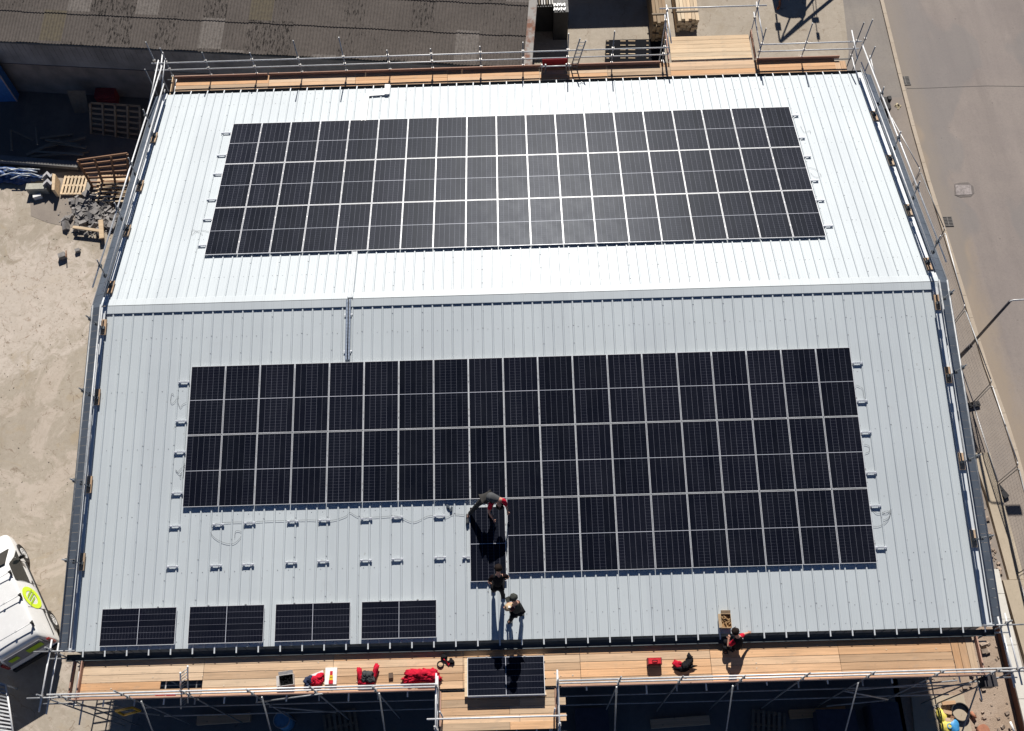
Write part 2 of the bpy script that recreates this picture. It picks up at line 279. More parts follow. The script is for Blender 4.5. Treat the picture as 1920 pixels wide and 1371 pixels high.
# ------------------------------------------------------------------ geometry helpers
class MB:
    def __init__(s): s.bm = bmesh.new()
    def poly(s, pts): 
        vs = [s.bm.verts.new(p) for p in pts]; return s.bm.faces.new(vs)
    def prism(s, pts, h):
        """pts: ccw list in 3-D, extruded by vector h"""
        h = V(h); a = [s.bm.verts.new(p) for p in pts]; b = [s.bm.verts.new(V(p) + h) for p in pts]; n = len(pts)
        s.bm.faces.new(a[::-1]); s.bm.faces.new(b)
        for i in range(n): s.bm.faces.new((a[i], a[(i + 1) % n], b[(i + 1) % n], b[i]))
        return s
    def box(s, c, d, rot=None):
        c = V(c); m = rot.to_3x3() if rot is not None else Matrix.Identity(3)
        x, y, z = (q / 2 for q in d)
        P = [c + m @ V(p) for p in ((-x, -y, -z), (x, -y, -z), (x, y, -z), (-x, y, -z), (-x, -y, z), (x, -y, z), (x, y, z), (-x, y, z))]
        v = [s.bm.verts.new(p) for p in P]
        for f in ((3, 2, 1, 0), (4, 5, 6, 7), (0, 1, 5, 4), (1, 2, 6, 5), (2, 3, 7, 6), (3, 0, 4, 7)): s.bm.faces.new([v[i] for i in f])
        return s
    def beam(s, a, b, w, h, up=(0, 0, 1)):
        a, b = V(a), V(b); d = (b - a); L = d.length; x = d / L
        u = V(up); y = u.cross(x)
        if y.length < 1e-4: y = V((0, 1, 0)).cross(x)
        y.normalize(); z = x.cross(y)
        return s.box((a + b) / 2, (L, w, h), Matrix((x, y, z)).transposed())
    def tube(s, a, b, r=0.024, n=8, r2=None, cap=True):
        a, b = V(a), V(b); d = (b - a).normalized(); q = d.to_track_quat('Z', 'Y').to_matrix(); r2 = r if r2 is None else r2
        A = [s.bm.verts.new(a + q @ V((r * math.cos(2 * math.pi * i / n), r * math.sin(2 * math.pi * i / n), 0))) for i in range(n)]
        B = [s.bm.verts.new(b + q @ V((r2 * math.cos(2 * math.pi * i / n), r2 * math.sin(2 * math.pi * i / n), 0))) for i in range(n)]
        for i in range(n):
            f = s.bm.faces.new((A[i], A[(i + 1) % n], B[(i + 1) % n], B[i])); f.smooth = True
        if cap: s.bm.faces.new(A[::-1]); s.bm.faces.new(B)
        return s
    def path(s, pts, r=0.012, n=6):
        pts = [V(p) for p in pts]; rings = []
        for i, p in enumerate(pts):
            d = (pts[min(i + 1, len(pts) - 1)] - pts[max(i - 1, 0)]).normalized(); q = d.to_track_quat('Z', 'Y').to_matrix()
            rr = r[i] if isinstance(r, (list, tuple)) else r
            rings.append([s.bm.verts.new(p + q @ V((rr * math.cos(2 * math.pi * k / n), rr * math.sin(2 * math.pi * k / n), 0))) for k in range(n)])
        for A, B in zip(rings, rings[1:]):
            # match the seam to avoid twisting
            k0 = min(range(n), key=lambda k: (A[0].co - B[k].co).length); B[:] = B[k0:] + B[:k0]
            for i in range(n):
                f = s.bm.faces.new((A[i], A[(i + 1) % n], B[(i + 1) % n], B[i])); f.smooth = True
        s.bm.faces.new(rings[0][::-1]); s.bm.faces.new(rings[-1]); return s
    def ring(s, c, R1, r, axis=(0, 0, 1), h=0.1, n=28):
        q = V(axis).to_track_quat('Z', 'Y').to_matrix(); c = V(c)
        prof = [(R1, -h / 2), (R1, h / 2), (R1 - r, h / 2), (R1 - r, -h / 2)]
        rg = [[s.bm.verts.new(c + q @ V((a * math.cos(2 * math.pi * i / n), a * math.sin(2 * math.pi * i / n), b))) for a, b in prof] for i in range(n)]
        for i in range(n):
            A, B = rg[i], rg[(i + 1) % n]
            for k in range(4): s.bm.faces.new((A[k], B[k], B[(k + 1) % 4], A[(k + 1) % 4]))
        return s
    def blob(s, c, d, rot=None, seed=0, amp=0.2, sub=2):
        c = V(c); rng = random.Random(seed); m = rot.to_3x3() if rot is not None else Matrix.Identity(3)
        t = bmesh.new(); bmesh.ops.create_icosphere(t, subdivisions=sub, radius=1.0)
        ph = [rng.uniform(0, 6.28) for _ in range(6)]
        vm = {}
        for v in t.verts:
            p = v.co
            k = 1 + amp * (math.sin(3.1 * p.x + ph[0] + 2 * p.y) + math.sin(4.3 * p.y + ph[1] + 1.7 * p.z) + math.sin(5.2 * p.x + 3.7 * p.z + ph[2])) / 3 + amp * .5 * rng.uniform(-1, 1)
            vm[v] = s.bm.verts.new(c + m @ V((p.x * k * d[0], p.y * k * d[1], p.z * k * d[2])))
        for f in t.faces:
            g = s.bm.faces.new([vm[v] for v in f.verts]); g.smooth = True
        t.free(); return s
    def build(s, name, mat, parent=None, loc=None):
        me = bpy.data.meshes.new(name); bmesh.ops.recalc_face_normals(s.bm, faces=s.bm.faces[:]); s.bm.to_mesh(me); s.bm.free()
        if loc is not None: me.transform(Matrix.Translation(-V(loc)))
        me.materials.append(mat); o = bpy.data.objects.new(name, me); COL.objects.link(o)
        if loc is not None and parent is None: o.location = loc
        if parent is not None: o.parent = parent
        return o
def tag(o, label=None, cat=None, group=None, kind=None):
    if label: o['label'] = label
    if cat: o['category'] = cat
    if group: o['group'] = group
    if kind: o['kind'] = kind
    return o
def empty(name, loc=(0, 0, 0), label=None, cat=None, group=None, mat=None):
    o = bpy.data.objects.new(name, None); COL.objects.link(o)
    if mat is not None: o.matrix_world = mat
    else: o.location = loc
    return tag(o, label, cat, group)
class Thing:
    """parts given in world coordinates, parented to an Empty at the base"""
    def __init__(s, name, base, label, cat, group=None):
        s.base = V(base); s.e = empty(name, base, label, cat, group)
    def part(s, name, mb, mat, parent=None):
        me = bpy.data.meshes.new(name); bmesh.ops.recalc_face_normals(mb.bm, faces=mb.bm.faces[:]); mb.bm.to_mesh(me); mb.bm.free()
        off = s.base if True else V(); me.transform(Matrix.Translation(-off)); me.materials.append(mat)
        o = bpy.data.objects.new(name, me); COL.objects.link(o); o.parent = parent or s.e
        return o
def copy_tree(o, parent=None):
    c = o.copy(); COL.objects.link(c)
    if parent is not None: c.parent = parent
    for ch in list(o.children): copy_tree(ch, c)
    return c
def single(name, mb, mat, base, label, cat, group=None):
    return tag(mb.build(name, mat, None, base), label, cat, group)
ORD = ['first', 'second', 'third', 'fourth', 'fifth', 'sixth', 'seventh', 'eighth', 'ninth', 'tenth', 'eleventh', 'twelfth', 'thirteenth', 'fourteenth', 'fifteenth', 'sixteenth', 'seventeenth', 'eighteenth', 'nineteenth', 'twentieth']

# ------------------------------------------------------------------ ground
def sheet(name, pts, z, mat):
    m = MB(); m.poly([(p[0], p[1], 0) for p in pts]); o = m.build(name, mat); o.location.z = z; return tag(o, kind='structure')
sheet('ground', [(-300, -300), (300, -300), (300, 300), (-300, 300)], G, M_YARD)
KERB = [(19.0, 220), (18.85, 60), (18.80, 21.3), (18.75, 16.4), (18.75, 13.2), (18.82, 10), (18.95, 7.3), (19.08, 4), (19.22, 0.7), (19.42, -1.5), (19.5, -3.1), (19.52, -4.7), (19.6, -9), (19.75, -60), (20.0, -220)]
def kx(y):
    for (x0, y0), (x1, y1) in zip(KERB, KERB[1:]):
        if y1 <= y <= y0: return x0 + (x1 - x0) * (y0 - y) / (y0 - y1)
    return KERB[-1][0]
sheet('road', [(x + 0.08, y) for x, y in KERB[::-1]] + [(44, 220), (44, -220)][::1], G + 0.008, M_ROAD)
sheet('pavement', [(x - 0.02, y) for x, y in KERB[::-1] if y < 15.0] + [(18.74, 15.0), (15.3, 15.0), (15.3, 5), (16.4, 5), (16.6, -60)], G + 0.004, M_PAVE)
sheet('driveway', [(18.74, 15.0), (18.74, 60), (16.9, 60), (16.95, 22), (16.6, 18), (15.8, 15.0)], G + 0.004, M_DRIVE)
m = MB()
for (x0, y0), (x1, y1) in zip(KERB, KERB[1:]):
    n = max(1, int((y0 - y1) / 0.92))
    for i in range(n):
        a = V((x0 + (x1 - x0) * i / n, y0 + (y1 - y0) * i / n, G + 0.02)); b = V((x0 + (x1 - x0) * (i + 1) / n, y0 + (y1 - y0) * (i + 1) / n, G + 0.02))
        d = (b - a).normalized() * 0.006
        m.beam(a + d, b - d, 0.17, 0.14)
tag(m.build('kerb', M_KERB), kind='structure')
# front apron: dark asphalt cut to the building's shadow edge to deepen its shade, grey patch by the pallets, dirt beside the shed
sheet('apron', [(-13.9, -9), (-14.2, -13), (-14.6, -40), (13.2, -40), (13.2, -13), (13.2, -9)], G + 0.006, M_SHADEAPRON)
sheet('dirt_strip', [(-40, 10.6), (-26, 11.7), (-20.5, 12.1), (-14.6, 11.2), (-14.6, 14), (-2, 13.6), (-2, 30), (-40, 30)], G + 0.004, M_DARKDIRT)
sheet('asphalt_patch', [tuple(at(*q)[:2]) for q in ((56, 366), (58, 405), (90, 418), (150, 430), (215, 440), (245, 330), (100, 330))], G + 0.008, M_GREYPATCH)
sheet('soil', [(13.0, -8.5), (13.0, -40), (17.2, -40), (17.1, -12), (17.5, -9.5), (17.5, -3.6), (14.6, -3.6), (14.6, -8.5)], G + 0.006, M_SOIL)
# raised concrete slab strip beside the footway
m = MB()
m.prism([(*q, G) for q in ((17.76, -3.2), (17.9, -5.0), (17.98, -8.25), (18.55, -8.25), (18.45, -3.2))], (0, 0, 0.16))
m.prism([(*q, G) for q in ((17.72, -8.27), (17.82, -11.0), (18.2, -40), (19.0, -40), (18.72, -8.27))], (0, 0, 0.19))
tag(m.build('slab_path', M_SLAB), kind='structure')
m = MB(); m.prism([(*q, G) for q in ((13.55, -12.3), (13.3, -15), (15.45, -15), (15.4, -12.3))], (0, 0, 0.1))
tag(m.build('concrete_pad', M_SLAB), kind='structure')

# ------------------------------------------------------------------ the building
XL, XR = -14.16, 14.28
VE = 11.31
B = Thing('warehouse', (0, 0, G), 'large new industrial warehouse with a pale grey ribbed sheet roof', 'warehouse')
RIBP, RIB0 = 0.33885, -0.17
def roof_sheet(s):
    m = MB(); xs = []
    k0 = math.ceil((XL + .05 - RIB0) / RIBP); k1 = math.floor((XR - .05 - RIB0) / RIBP)
    prof = [(XL, 0)]
    for k in range(k0, k1 + 1):
        x = RIB0 + k * RIBP
        prof += [(x - .034, 0), (x - .016, .034), (x + .016, .034), (x + .034, 0)]
        if k < k1:
            for q in (0.36, 0.64):
                c = x + RIBP * q; prof += [(c - .014, 0), (c - .008, .0022), (c + .008, .0022), (c + .014, 0)]
    prof.append((XR, 0))
    rows = []
    for v in (0.03, 3.8, 7.5, VE):
        rows.append([m.bm.verts.new(rp(s, x, v, h)) for x, h in prof])
    for A, Bq in zip(rows, rows[1:]):
        for i in range(len(prof) - 1): m.bm.faces.new((A[i], A[i + 1], Bq[i + 1], Bq[i]))
    # turned-down drip at the eave gives the sheet its edge
    D = [m.bm.verts.new(rp(s, x, VE, h - .012)) for x, h in prof]
    for i in range(len(prof) - 1): m.bm.faces.new((rows[-1][i], rows[-1][i + 1], D[i + 1], D[i]))
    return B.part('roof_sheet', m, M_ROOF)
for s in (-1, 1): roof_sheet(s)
# ridge capping: two wings with a shallow turned edge
m = MB()
for s in (-1, 1):
    m.prism([rp(s, XL - .02, 0.0, .052), rp(s, XR + .02, 0.0, .052), rp(s, XR + .02, .27, .046), rp(s, XL - .02, .27, .046)], rp(s, 0, 0, .004))
    m.prism([rp(s, XL - .02, .27, .046), rp(s, XR + .02, .27, .046), rp(s, XR + .02, .285, .038), rp(s, XL - .02, .285, .038)], rp(s, 0, 0, .004))
B.part('ridge_cap', m, M_CAP)
# verges: pale trim over the sheet edge, then a wide slate-grey flashing falling outwards
for sx, XE in ((-1, XL), (1, XR)):
    for s in (-1, 1):
        m = MB(); w = 0.26 if sx > 0 else 0.18
        x0, x1 = (XE - sx * w, XE + sx * .012)
        P = [rp(s, x0, .05, .04), rp(s, x1, .05, .04), rp(s, x1, VE + .01, .04), rp(s, x0, VE + .01, .04)]
        m.prism(P, rp(s, 0, 0, .012)); B.part('verge_trim', m, M_TRIM)
        m = MB(); o1 = XE + sx * .35
        n = 40
        for i in range(n):
            va, vb = .0 + i * VE / n, .0 + (i + 1) * VE / n - .006
            m.prism([rp(s, XE + sx * .014, va, .03), rp(s, o1, va, -.08), rp(s, o1, vb, -.08), rp(s, XE + sx * .014, vb, .03)], rp(s, 0, 0, .006 if i % 2 else .0085))
        m.prism([rp(s, o1, 0, -.10), rp(s, o1 + sx * .03, 0, -.10), rp(s, o1 + sx * .03, VE, -.10), rp(s, o1, VE, -.10)], rp(s, 0, 0, .045))
        B.part('verge_flashing', m, M_VERGE)
# screws: rows over each purlin, and along the ribs
def screws(s):
    m = MB(); rng = random.Random(5 + s)
    k0 = math.ceil((XL + .1 - RIB0) / RIBP); k1 = math.floor((XR - .1 - RIB0) / RIBP)
    for k in range(k0, k1):
        x = RIB0 + k * RIBP
        for v in (1.2, 3.05, 5.0, 7.2, 9.0, 10.55, 11.1):
            if rng.random() < .8: m.tube(rp(s, x + RIBP * .5 + rng.uniform(-.02, .02), v, .0), rp(s, x + RIBP * .5, v, .007), .0105, 6)
        if k % 3 == 0:
            for v in [0.55 + .62 * j for j in range(17)]:
                if rng.random() < .85: m.tube(rp(s, x + .02 * rng.choice((-1, 1)), v, .025), rp(s, x + .02, v, .043), .0095, 5)
    tag(B.part('roof_screws', m, M_SCREW), kind='stuff')
for s in (-1, 1): screws(s)
# gutters and straps
for s in (-1, 1):
    m = MB(); y0, zc = s * 11.29, -2.14; rr = .10; n = 10
    for (ra, rb) in ((rr, rr - .008),):
        ring = []
        for i in range(n + 1):
            a = math.pi + math.pi * i / n
            ring.append((ra * math.cos(a), ra * math.sin(a)))
        for i in range(n, -1, -1):
            a = math.pi + math.pi * i / n
            ring.append((rb * math.cos(a), rb * math.sin(a)))
    m.prism([(XL - .1, y0 + q[0], zc + q[1]) for q in ring], (XR - XL + .2, 0, 0))
    m.tube((XL - .1, y0 + s * .1, zc), (XR + .1, y0 + s * .1, zc), .016, 8)
    for xx in (XL - .11, XR + .105): m.box((xx, y0, zc - .05), (.01, .19, .1))
    B.part('gutter', m, M_GUT)
    k0 = math.ceil((XL + .1 - RIB0) / RIBP); k1 = math.floor((XR - .1 - RIB0) / RIBP)
    for k in range(k0, k1 + 1):
        if k % 2: continue
        x = RIB0 + k * RIBP
        m = MB(); m.beam(rp(s, x, VE - .06, .037), rp(s, x, VE + .17, .02), .042, .006, (0, 0, 1)); B.part('gutter_strap', m, M_TRIM)
# walls
for s in (-1, 1):
    m = MB(); m.box((0, s * 10.98, (G - 2.25) / 2), (28.3, .12, -2.25 - G))
    for k in range(0, 94): m.box((-14 + k * .3, s * 11.05, (G - 2.3) / 2), (.06, .02, -2.35 - G))
    B.part('wall', m, M_CLAD)
for xe in (XL + .12, XR - .12):
    m = MB(); m.prism([(xe - .05, -10.9, G), (xe - .05, 10.9, G), (xe - .05, 10.9, -2.1), (xe - .05, 0, -.12), (xe - .05, -10.9, -2.1)], (.1, 0, 0)); B.part('wall', m, M_CLAD)

# cable trays
t = Thing('cable_tray', rp(-1, -5.72, 1.1), 'galvanised ladder cable tray running down from the ridge to the near panels', 'cable tray')
m = MB()
for dx in (-.072, .072): m.beam(rp(-1, -5.72 + dx, .02, .10), rp(-1, -5.72 + dx, 2.16, .10), .012, .06)
for i in range(43): m.beam(rp(-1, -5.79, .05 + i * .0495, .085), rp(-1, -5.65, .05 + i * .0495, .085), .040, .006)
t.part('tray', m, pm('tray_galvanised', (0.22, 0.27, 0.36), .5, .2))
m = MB(); m.path([rp(-1, -5.72, .02, .12), rp(-1, -5.715, 1, .11), rp(-1, -5.72, 2.16, .11)], .018); t.part('cable', m, M_BLACK)
m = MB()
for v in (.55, 1.85): m.beam(rp(-1, -5.86, v, .055), rp(-1, -5.58, v, .055), .03, .025)
t.part('bracket', m, M_RAILB)
t = Thing('cable_tray', rp(1, -5.68, 1.0), 'pale cable tray crossing the far slope between ridge and far panels', 'cable tray')
m = MB()
for dx in (-.085, .085): m.beam(rp(1, -5.67 + dx, .02, .10), rp(1, -5.67 + dx, 2.15, .10), .014, .06)
for i in range(43): m.beam(rp(1, -5.75, .05 + i * .0495, .085), rp(1, -5.59, .05 + i * .0495, .085), .044, .006)
t.part('tray', m, M_TRIM)
m = MB(); m.beam(rp(1, -5.84, 9.2, .06), rp(1, -5.82, 10.85, .06), .2, .045); m.beam(rp(1, -5.82, 10.85, .07), rp(1, -5.1, 10.9, .07), .2, .05); m.box(rp(1, -5.0, 11.05, .1), (.2, .5, .14))
for dx in (-.07, .07): m.beam(rp(1, -5.84 + dx, 9.2, .095), rp(1, -5.82 + dx, 10.85, .095), .05, .03)
tag(m.build('conduit_trunking', M_WHITE), 'white cable trunking with an elbow beside the far eave', 'trunking')

# ------------------------------------------------------------------ solar panels
PWID, PLEN = 1.134, 2.333
PITCH, ROWP = 1.154, 2.3595
def panel_proto():
    e = empty('solar_panel')
    m = MB(); w, l, t, f = PWID / 2, PLEN / 2, .035, .0115
    m.box((-w + f / 2, 0, -t / 2), (f, PLEN, t)); m.box((w - f / 2, 0, -t / 2), (f, PLEN, t))
    m.box((0, -l + f / 2, -t / 2), (PWID - 2 * f, f, t)); m.box((0, l - f / 2, -t / 2), (PWID - 2 * f, f, t))
    m.box((0, 0, -t + .003), (PWID - 2 * f, PLEN - 2 * f, .003))
    fr = m.build('frame', M_ALU, e)
    m = MB(); m.box((0, 0, -.005), (PWID - 2 * f, PLEN - 2 * f, .005)); m.build('glass', M_CELL, e)
    for yy in (-.58, .58): m = MB(); m.box((w + .010, yy, .001), (.028, .06, .008)); m.build('clamp', M_CLIP, e)
    return e
PROTO = panel_proto(); PUSED = [False]
def panel(mat, label, group):
    o = PROTO if not PUSED[0] else copy_tree(PROTO)
    PUSED[0] = True
    o.matrix_world = mat @ Matrix.Rotation(R(random.uniform(-.12, .12)), 4, 'X') @ Matrix.Rotation(R(random.uniform(-.12, .12)), 4, 'Y'); return tag(o, label, 'solar panel', group)
def pmat(s, x, v, h=.10, land=False, tilt=0.0):
    X = V((-s, 0, 0)); N = V((0, s * ST, CT)); Y = N.cross(X)
    if land: X, Y = Y, -X
    M3 = Matrix((X, Y, N)).transposed().to_4x4()
    return Matrix.Translation(rp(s, x, v, h)) @ M3 @ Matrix.Rotation(tilt, 4, 'X')
RN = ['upper', 'middle', 'lower']
for r in range(3):
    for c in range(19):
        if r == 2 and c < 9: continue
        x = -10.925 + (c + .5) * PITCH; v = 2.2327 + (r + .5) * ROWP
        pos = '%s solar panel from the left in the %s row of the near array' % (ORD[c], RN[r]) if r < 2 else '%s solar panel from the left in the short lower row of the near array' % ORD[c - 9]
        panel(pmat(-1, x, v), pos, 'solar panels on the near roof slope')
for r in range(3):
    for c in range(19):
        x = -10.995 + (c + .5) * PITCH; v = 2.1875 + (2 - r + .5) * ROWP
        panel(pmat(1, x, v), '%s solar panel from the left in the %s row of the far array' % (ORD[c], RN[r]), 'solar panels on the far roof slope')
panel(pmat(-1, -1.155, 8.37, .12), 'loose solar panel the two workers are sliding into place', 'solar panels waiting to be fixed')
for i, (xc, lb) in enumerate(((-12.05, 'at the left end of the eave'), (-9.315, 'second along the eave from the left'), (-6.635, 'third along the eave from the left'), (-3.955, 'nearest the two workers at the eave'))):
    panel(pmat(-1, xc, 10.615, .10, True), 'dark solar panel lying sideways, ' + lb, 'solar panels lying sideways along the near eave')
# rails under the panels (short mini-rails clipped across two ribs)
def stub_proto():
    e = empty('mounting_rail')
    m = MB(); m.box((0, 0, .02), (.38, .042, .03)); m.box((0, .015, .04), (.38, .010, .014)); m.box((0, -.015, .04), (.38, .010, .014)); m.build('rail', M_RAILB, e)
    m = MB()
    for dx in (-.14, .14): m.box((dx, 0, .004), (.07, .09, .006))
    m.build('foot', M_RAILB, e)
    for dx in (-.17, .12):
        m = MB(); m.box((dx, -.034, .026), (.022, .022, .035)); m.build('clamp', M_RAILB, e)
    return e
SP = stub_proto(); SU = [False]
def stub(s, x, v, label, group):
    o = SP if not SU[0] else copy_tree(SP); SU[0] = True
    X = V((-s, 0, 0)); N = V((0, s * ST, CT)); Y = N.cross(X)
    o.matrix_world = Matrix.Translation(rp(s, x, v, .034)) @ Matrix((X, Y, N)).transposed().to_4x4()
    tag(o, label, 'mounting rail', group)
for i, (px, py) in enumerate([(345, 717), (340, 790), (337, 848), (332, 925), (328, 987), (323, 1063)]):
    p = ronf(px, py, -1, .05); stub(-1, p.x - .0, vof(p), '%s rail end from the top along the left edge of the near array' % ORD[i], 'rail ends left of the near array')
for i, (px, py) in enumerate([(1607, 681), (1616, 752), (1623, 811), (1633, 887), (1641, 949), (1652, 1027)]):
    p = ronf(px, py, -1, .05); stub(-1, p.x, vof(p), '%s rail end from the top along the right edge of the near array' % ORD[i], 'rail ends right of the near array')
for j, (row, lb) in enumerate((([(409, 984), (468, 981), (549, 978), (608, 976), (687, 973), (745, 970), (824, 968)], 'upper'), ([(405, 1061), (465, 1059), (546, 1055), (606, 1053), (686, 1051), (745, 1049), (825, 1046), (878, 1045)], 'lower'))):
    for i, (px, py) in enumerate(row):
        p = ronf(px, py, -1, .05); stub(-1, p.x, vof(p), '%s bare mounting rail from the left in the %s row awaiting panels' % (ORD[i], lb), 'bare mounting rails on the near slope')
for i, (px, py) in enumerate([(420, 250), (412, 292), (405, 327), (393, 375), (386, 412), (377, 461)]):
    p = ronf(px, py, 1, .05); stub(1, p.x + .08, vof(p), '%s rail end from the top along the left edge of the far array' % ORD[i], 'rail ends left of the far array')
for i, (px, py) in enumerate([(1491, 217), (1503, 259), (1514, 294), (1528, 339), (1539, 376), (1555, 424)]):
    p = ronf(px, py, 1, .05); stub(1, p.x - .06, vof(p), '%s rail end from the top along the right edge of the far array' % ORD[i], 'rail ends right of the far array')
# loose cables
def cable(px, s, label, r=.0042):
    P = [ronf(x, y, s, .03) for x, y in px]; Q = []
    for i in range(len(P) - 1):
        p0, p1, p2, p3 = P[max(i - 1, 0)], P[i], P[i + 1], P[min(i + 2, len(P) - 1)]
        for k in range(6):
            u = k / 6; Q.append(.5 * ((2 * p1) + (-p0 + p2) * u + (2 * p0 - 5 * p1 + 4 * p2 - p3) * u * u + (-p0 + 3 * p1 - 3 * p2 + p3) * u ** 3))
    Q.append(P[-1]); m = MB(); m.path(Q, r, 5)
    tag(m.build('cable', M_BLACK, None, P[0]), label, 'cable', 'loose panel cables')
cable([(874, 966), (850, 964), (835, 970), (805, 967), (775, 979), (745, 968), (715, 969), (675, 970), (656, 961), (648, 968), (620, 976), (580, 975), (540, 976), (500, 977), (470, 979), (440, 979), (405, 982), (394, 991), (400, 1006), (418, 1017), (438, 1019), (452, 1006), (452, 997), (442, 996), (440, 1009)], -1, 'long looped black cable across the bare rails of the near slope')
cable([(351, 754), (343, 758), (338, 764), (333, 752), (334, 743), (326, 755), (320, 754), (322, 738), (326, 741)], -1, 'curled cable end left of the upper near panels')
cable([(348, 872), (340, 878), (334, 884), (329, 881), (337, 889), (345, 880), (337, 893), (343, 895), (346, 868)], -1, 'tangled cable coil left of the middle near panels')
cable([(1632, 950), (1645, 963), (1665, 958), (1668, 968), (1655, 975), (1653, 963), (1664, 962), (1671, 955), (1665, 975), (1650, 986), (1637, 987)], -1, 'curled cable end right of the lower near panels')
cable([(1620, 833), (1629, 836), (1630, 846), (1622, 850)], -1, 'short cable hook right of the middle near panels')
cable([(1605, 722), (1617, 728), (1619, 740), (1622, 748)], -1, 'short cable end right of the upper near panels')
cable([(1501, 236), (1508, 248), (1518, 245), (1520, 250)], 1, 'cable end right of the upper far panels', .0038)
cable([(1516, 314), (1530, 318), (1540, 330), (1528, 332), (1520, 324)], 1, 'cable loop right of the middle far panels', .0038)
cable([(392, 435), (380, 432), (368, 434), (360, 440), (362, 431), (380, 440)], 1, 'cable end left of the lower far panels', .0038)

# ------------------------------------------------------------------ scaffolding
def coupler(m, p, a=.085): m.box(p, (a, a, a * 1.1))
class Scaf(Thing):
    def tube(s, name, a, b, mat=None, clips=(), r=.0242):
        if name == 'guard_rail': r = max(r, .0275)
        m = MB(); m.tube(a, b, r, 8); o = s.part(name, m, mat or M_GALV)
        if clips:
            for c in clips: m = MB(); coupler(m, c); s.part('coupler', m, M_CLIP, o)
        return o
    def board(s, a, b, w=.217, h=.038, mat=None, name='deck_board', up=(0, 0, 1)):
        """board as its own object with its long axis on local x so that the grain follows it"""
        a, b = V(a), V(b); d = b - a; L = d.length; x = d / L; y = V(up).cross(x).normalized(); z = x.cross(y)
        m = MB(); m.box((0, 0, 0), (L, w, h)); o = m.build(name, mat or M_BOARD, s.e)
        o.matrix_local = Matrix.Translation((a + b) / 2 - s.base) @ Matrix((x, y, z)).transposed().to_4x4()
        return o
rng = random.Random(11)
DZ = -2.27     # front deck top
F = Scaf('scaffold', (0, -12.0, G), 'long tube scaffold with a timber deck along the near eave', 'scaffold')
fx = [-13.9, -12.05, -10.2, -8.3, -6.4, -4.6, -2.74, 0.86, 2.68, 4.5, 6.35, 8.2, 10.15, 12.2, 13.85]
YO = -12.56
for i, x in enumerate(fx):
    top = -1.0 + rng.uniform(-.12, .42)
    if i in (0, 14): top = -1.1
    F.tube('standard', (x, YO, G + .01), (x, YO, top), M_GALVD, [(x, YO, -1.3), (x, YO, -1.78), (x, YO, DZ - .15)])
    if i not in (6, 7): F.tube('standard', (x, -11.5, G + .01), (x, -11.5, DZ - .05), M_GALVD)
    F.tube('transom', (x, YO - .18, DZ - .09), (x, -11.3, DZ - .09), M_GALVD)
    F.tube('transom', (x + .9, YO - rng.uniform(.08, .25), DZ - .09), (x + .9, -11.35, DZ - .09), M_GALV)
for z in (-1.3, -1.78):
    F.tube('guard_rail', (-14.3, YO + .05, z), (-2.74, YO + .05, z)); F.tube('guard_rail', (0.86, YO + .05, z), (14.95 if z < -1.5 else 15.3, YO + .05, z))
for z in (DZ - .16, -4.25, -6.2):
    F.tube('ledger', (-12.4 if z < -4 else -14.2, YO + .05, z), (14.2, YO + .05, z), M_GALVD)
    F.tube('ledger', (-14.0, -11.5, z), (14.2, -11.5, z), M_GALVD)
for (px, py, qx, qy) in ((265, 1315, 292, 1385), (491, 1307, 514, 1376), (711, 1300, 727, 1380), (1156, 1288, 1150, 1385), (1374, 1286, 1352, 1385), (1609, 1280, 1572, 1385), (1836, 1278, 1788, 1385)):
    a = aty(px, py, -12.66); b = V((a.x + (-.15 if a.x < 0 else .1), -15.6, G)); F.tube('raker', a, b, M_GALVD)
for (a, b) in (((480, 1317, -12.7), (605, 1301, -12.7)), ((505, 1325, -12.7), (630, 1336, -12.7)), ((1580, 1296, -12.7), (1795, 1276, -12.7)), ((1585, 1296, -12.75), (1665, 1312, -12.75)), ((1550, 1324, -12.72), (1660, 1313, -12.72)), ((200, 1320, -12.6), (235, 1328, -12.6))):
    F.tube('brace', aty(*a), aty(*b), M_GALVD)
# deck boards: five wide, in lengths with staggered ends
yb = [-11.47, -11.70, -11.93, -12.16, -12.39]
ends = [-13.85, -10.0, -6.0, -2.0, 1.6, 5.6, 9.55, 13.0]
for j, y in enumerate(yb):
    for i in range(7):
        a, b = ends[i] + .006, ends[i + 1] - .006
        if j == 3 and i == 0: b = at(301, 1284, DZ).x      # hatch opening
        F.board((a, y, DZ + rng.uniform(-.007, .007)), (b, y, DZ + rng.uniform(-.007, .007)))
F.board((-11.0, -12.39, DZ), (-10.02, -12.39, DZ)) if False else None
for k, x in enumerate((13.13, 13.36, 13.59)): F.board((x, -12.5, DZ), (x, -11.36, DZ))
for i, (a, b) in enumerate(((-13.9, -10.0), (-9.98, -6.1), (-6.08, -2.85), (0.98, 4.9), (4.92, 8.8), (8.82, 12.7), (12.72, 13.9))):
    F.board((a, -12.53, DZ + .09), (b, -12.53, DZ + .09), .15, .038, M_TOE, 'toe_board', (0, -1, 0))
for x in (-14.0, 13.78): F.board((x, -12.5, DZ + .1), (x, -11.4, DZ + .1), .2, .038, M_TOE, 'toe_board', (1, 0, 0))
F.board((-13.75, -12.5, DZ + .1), (-13.75, -11.4, DZ + .1), .2, .038, M_TOE, 'toe_board', (1, 0, 0))
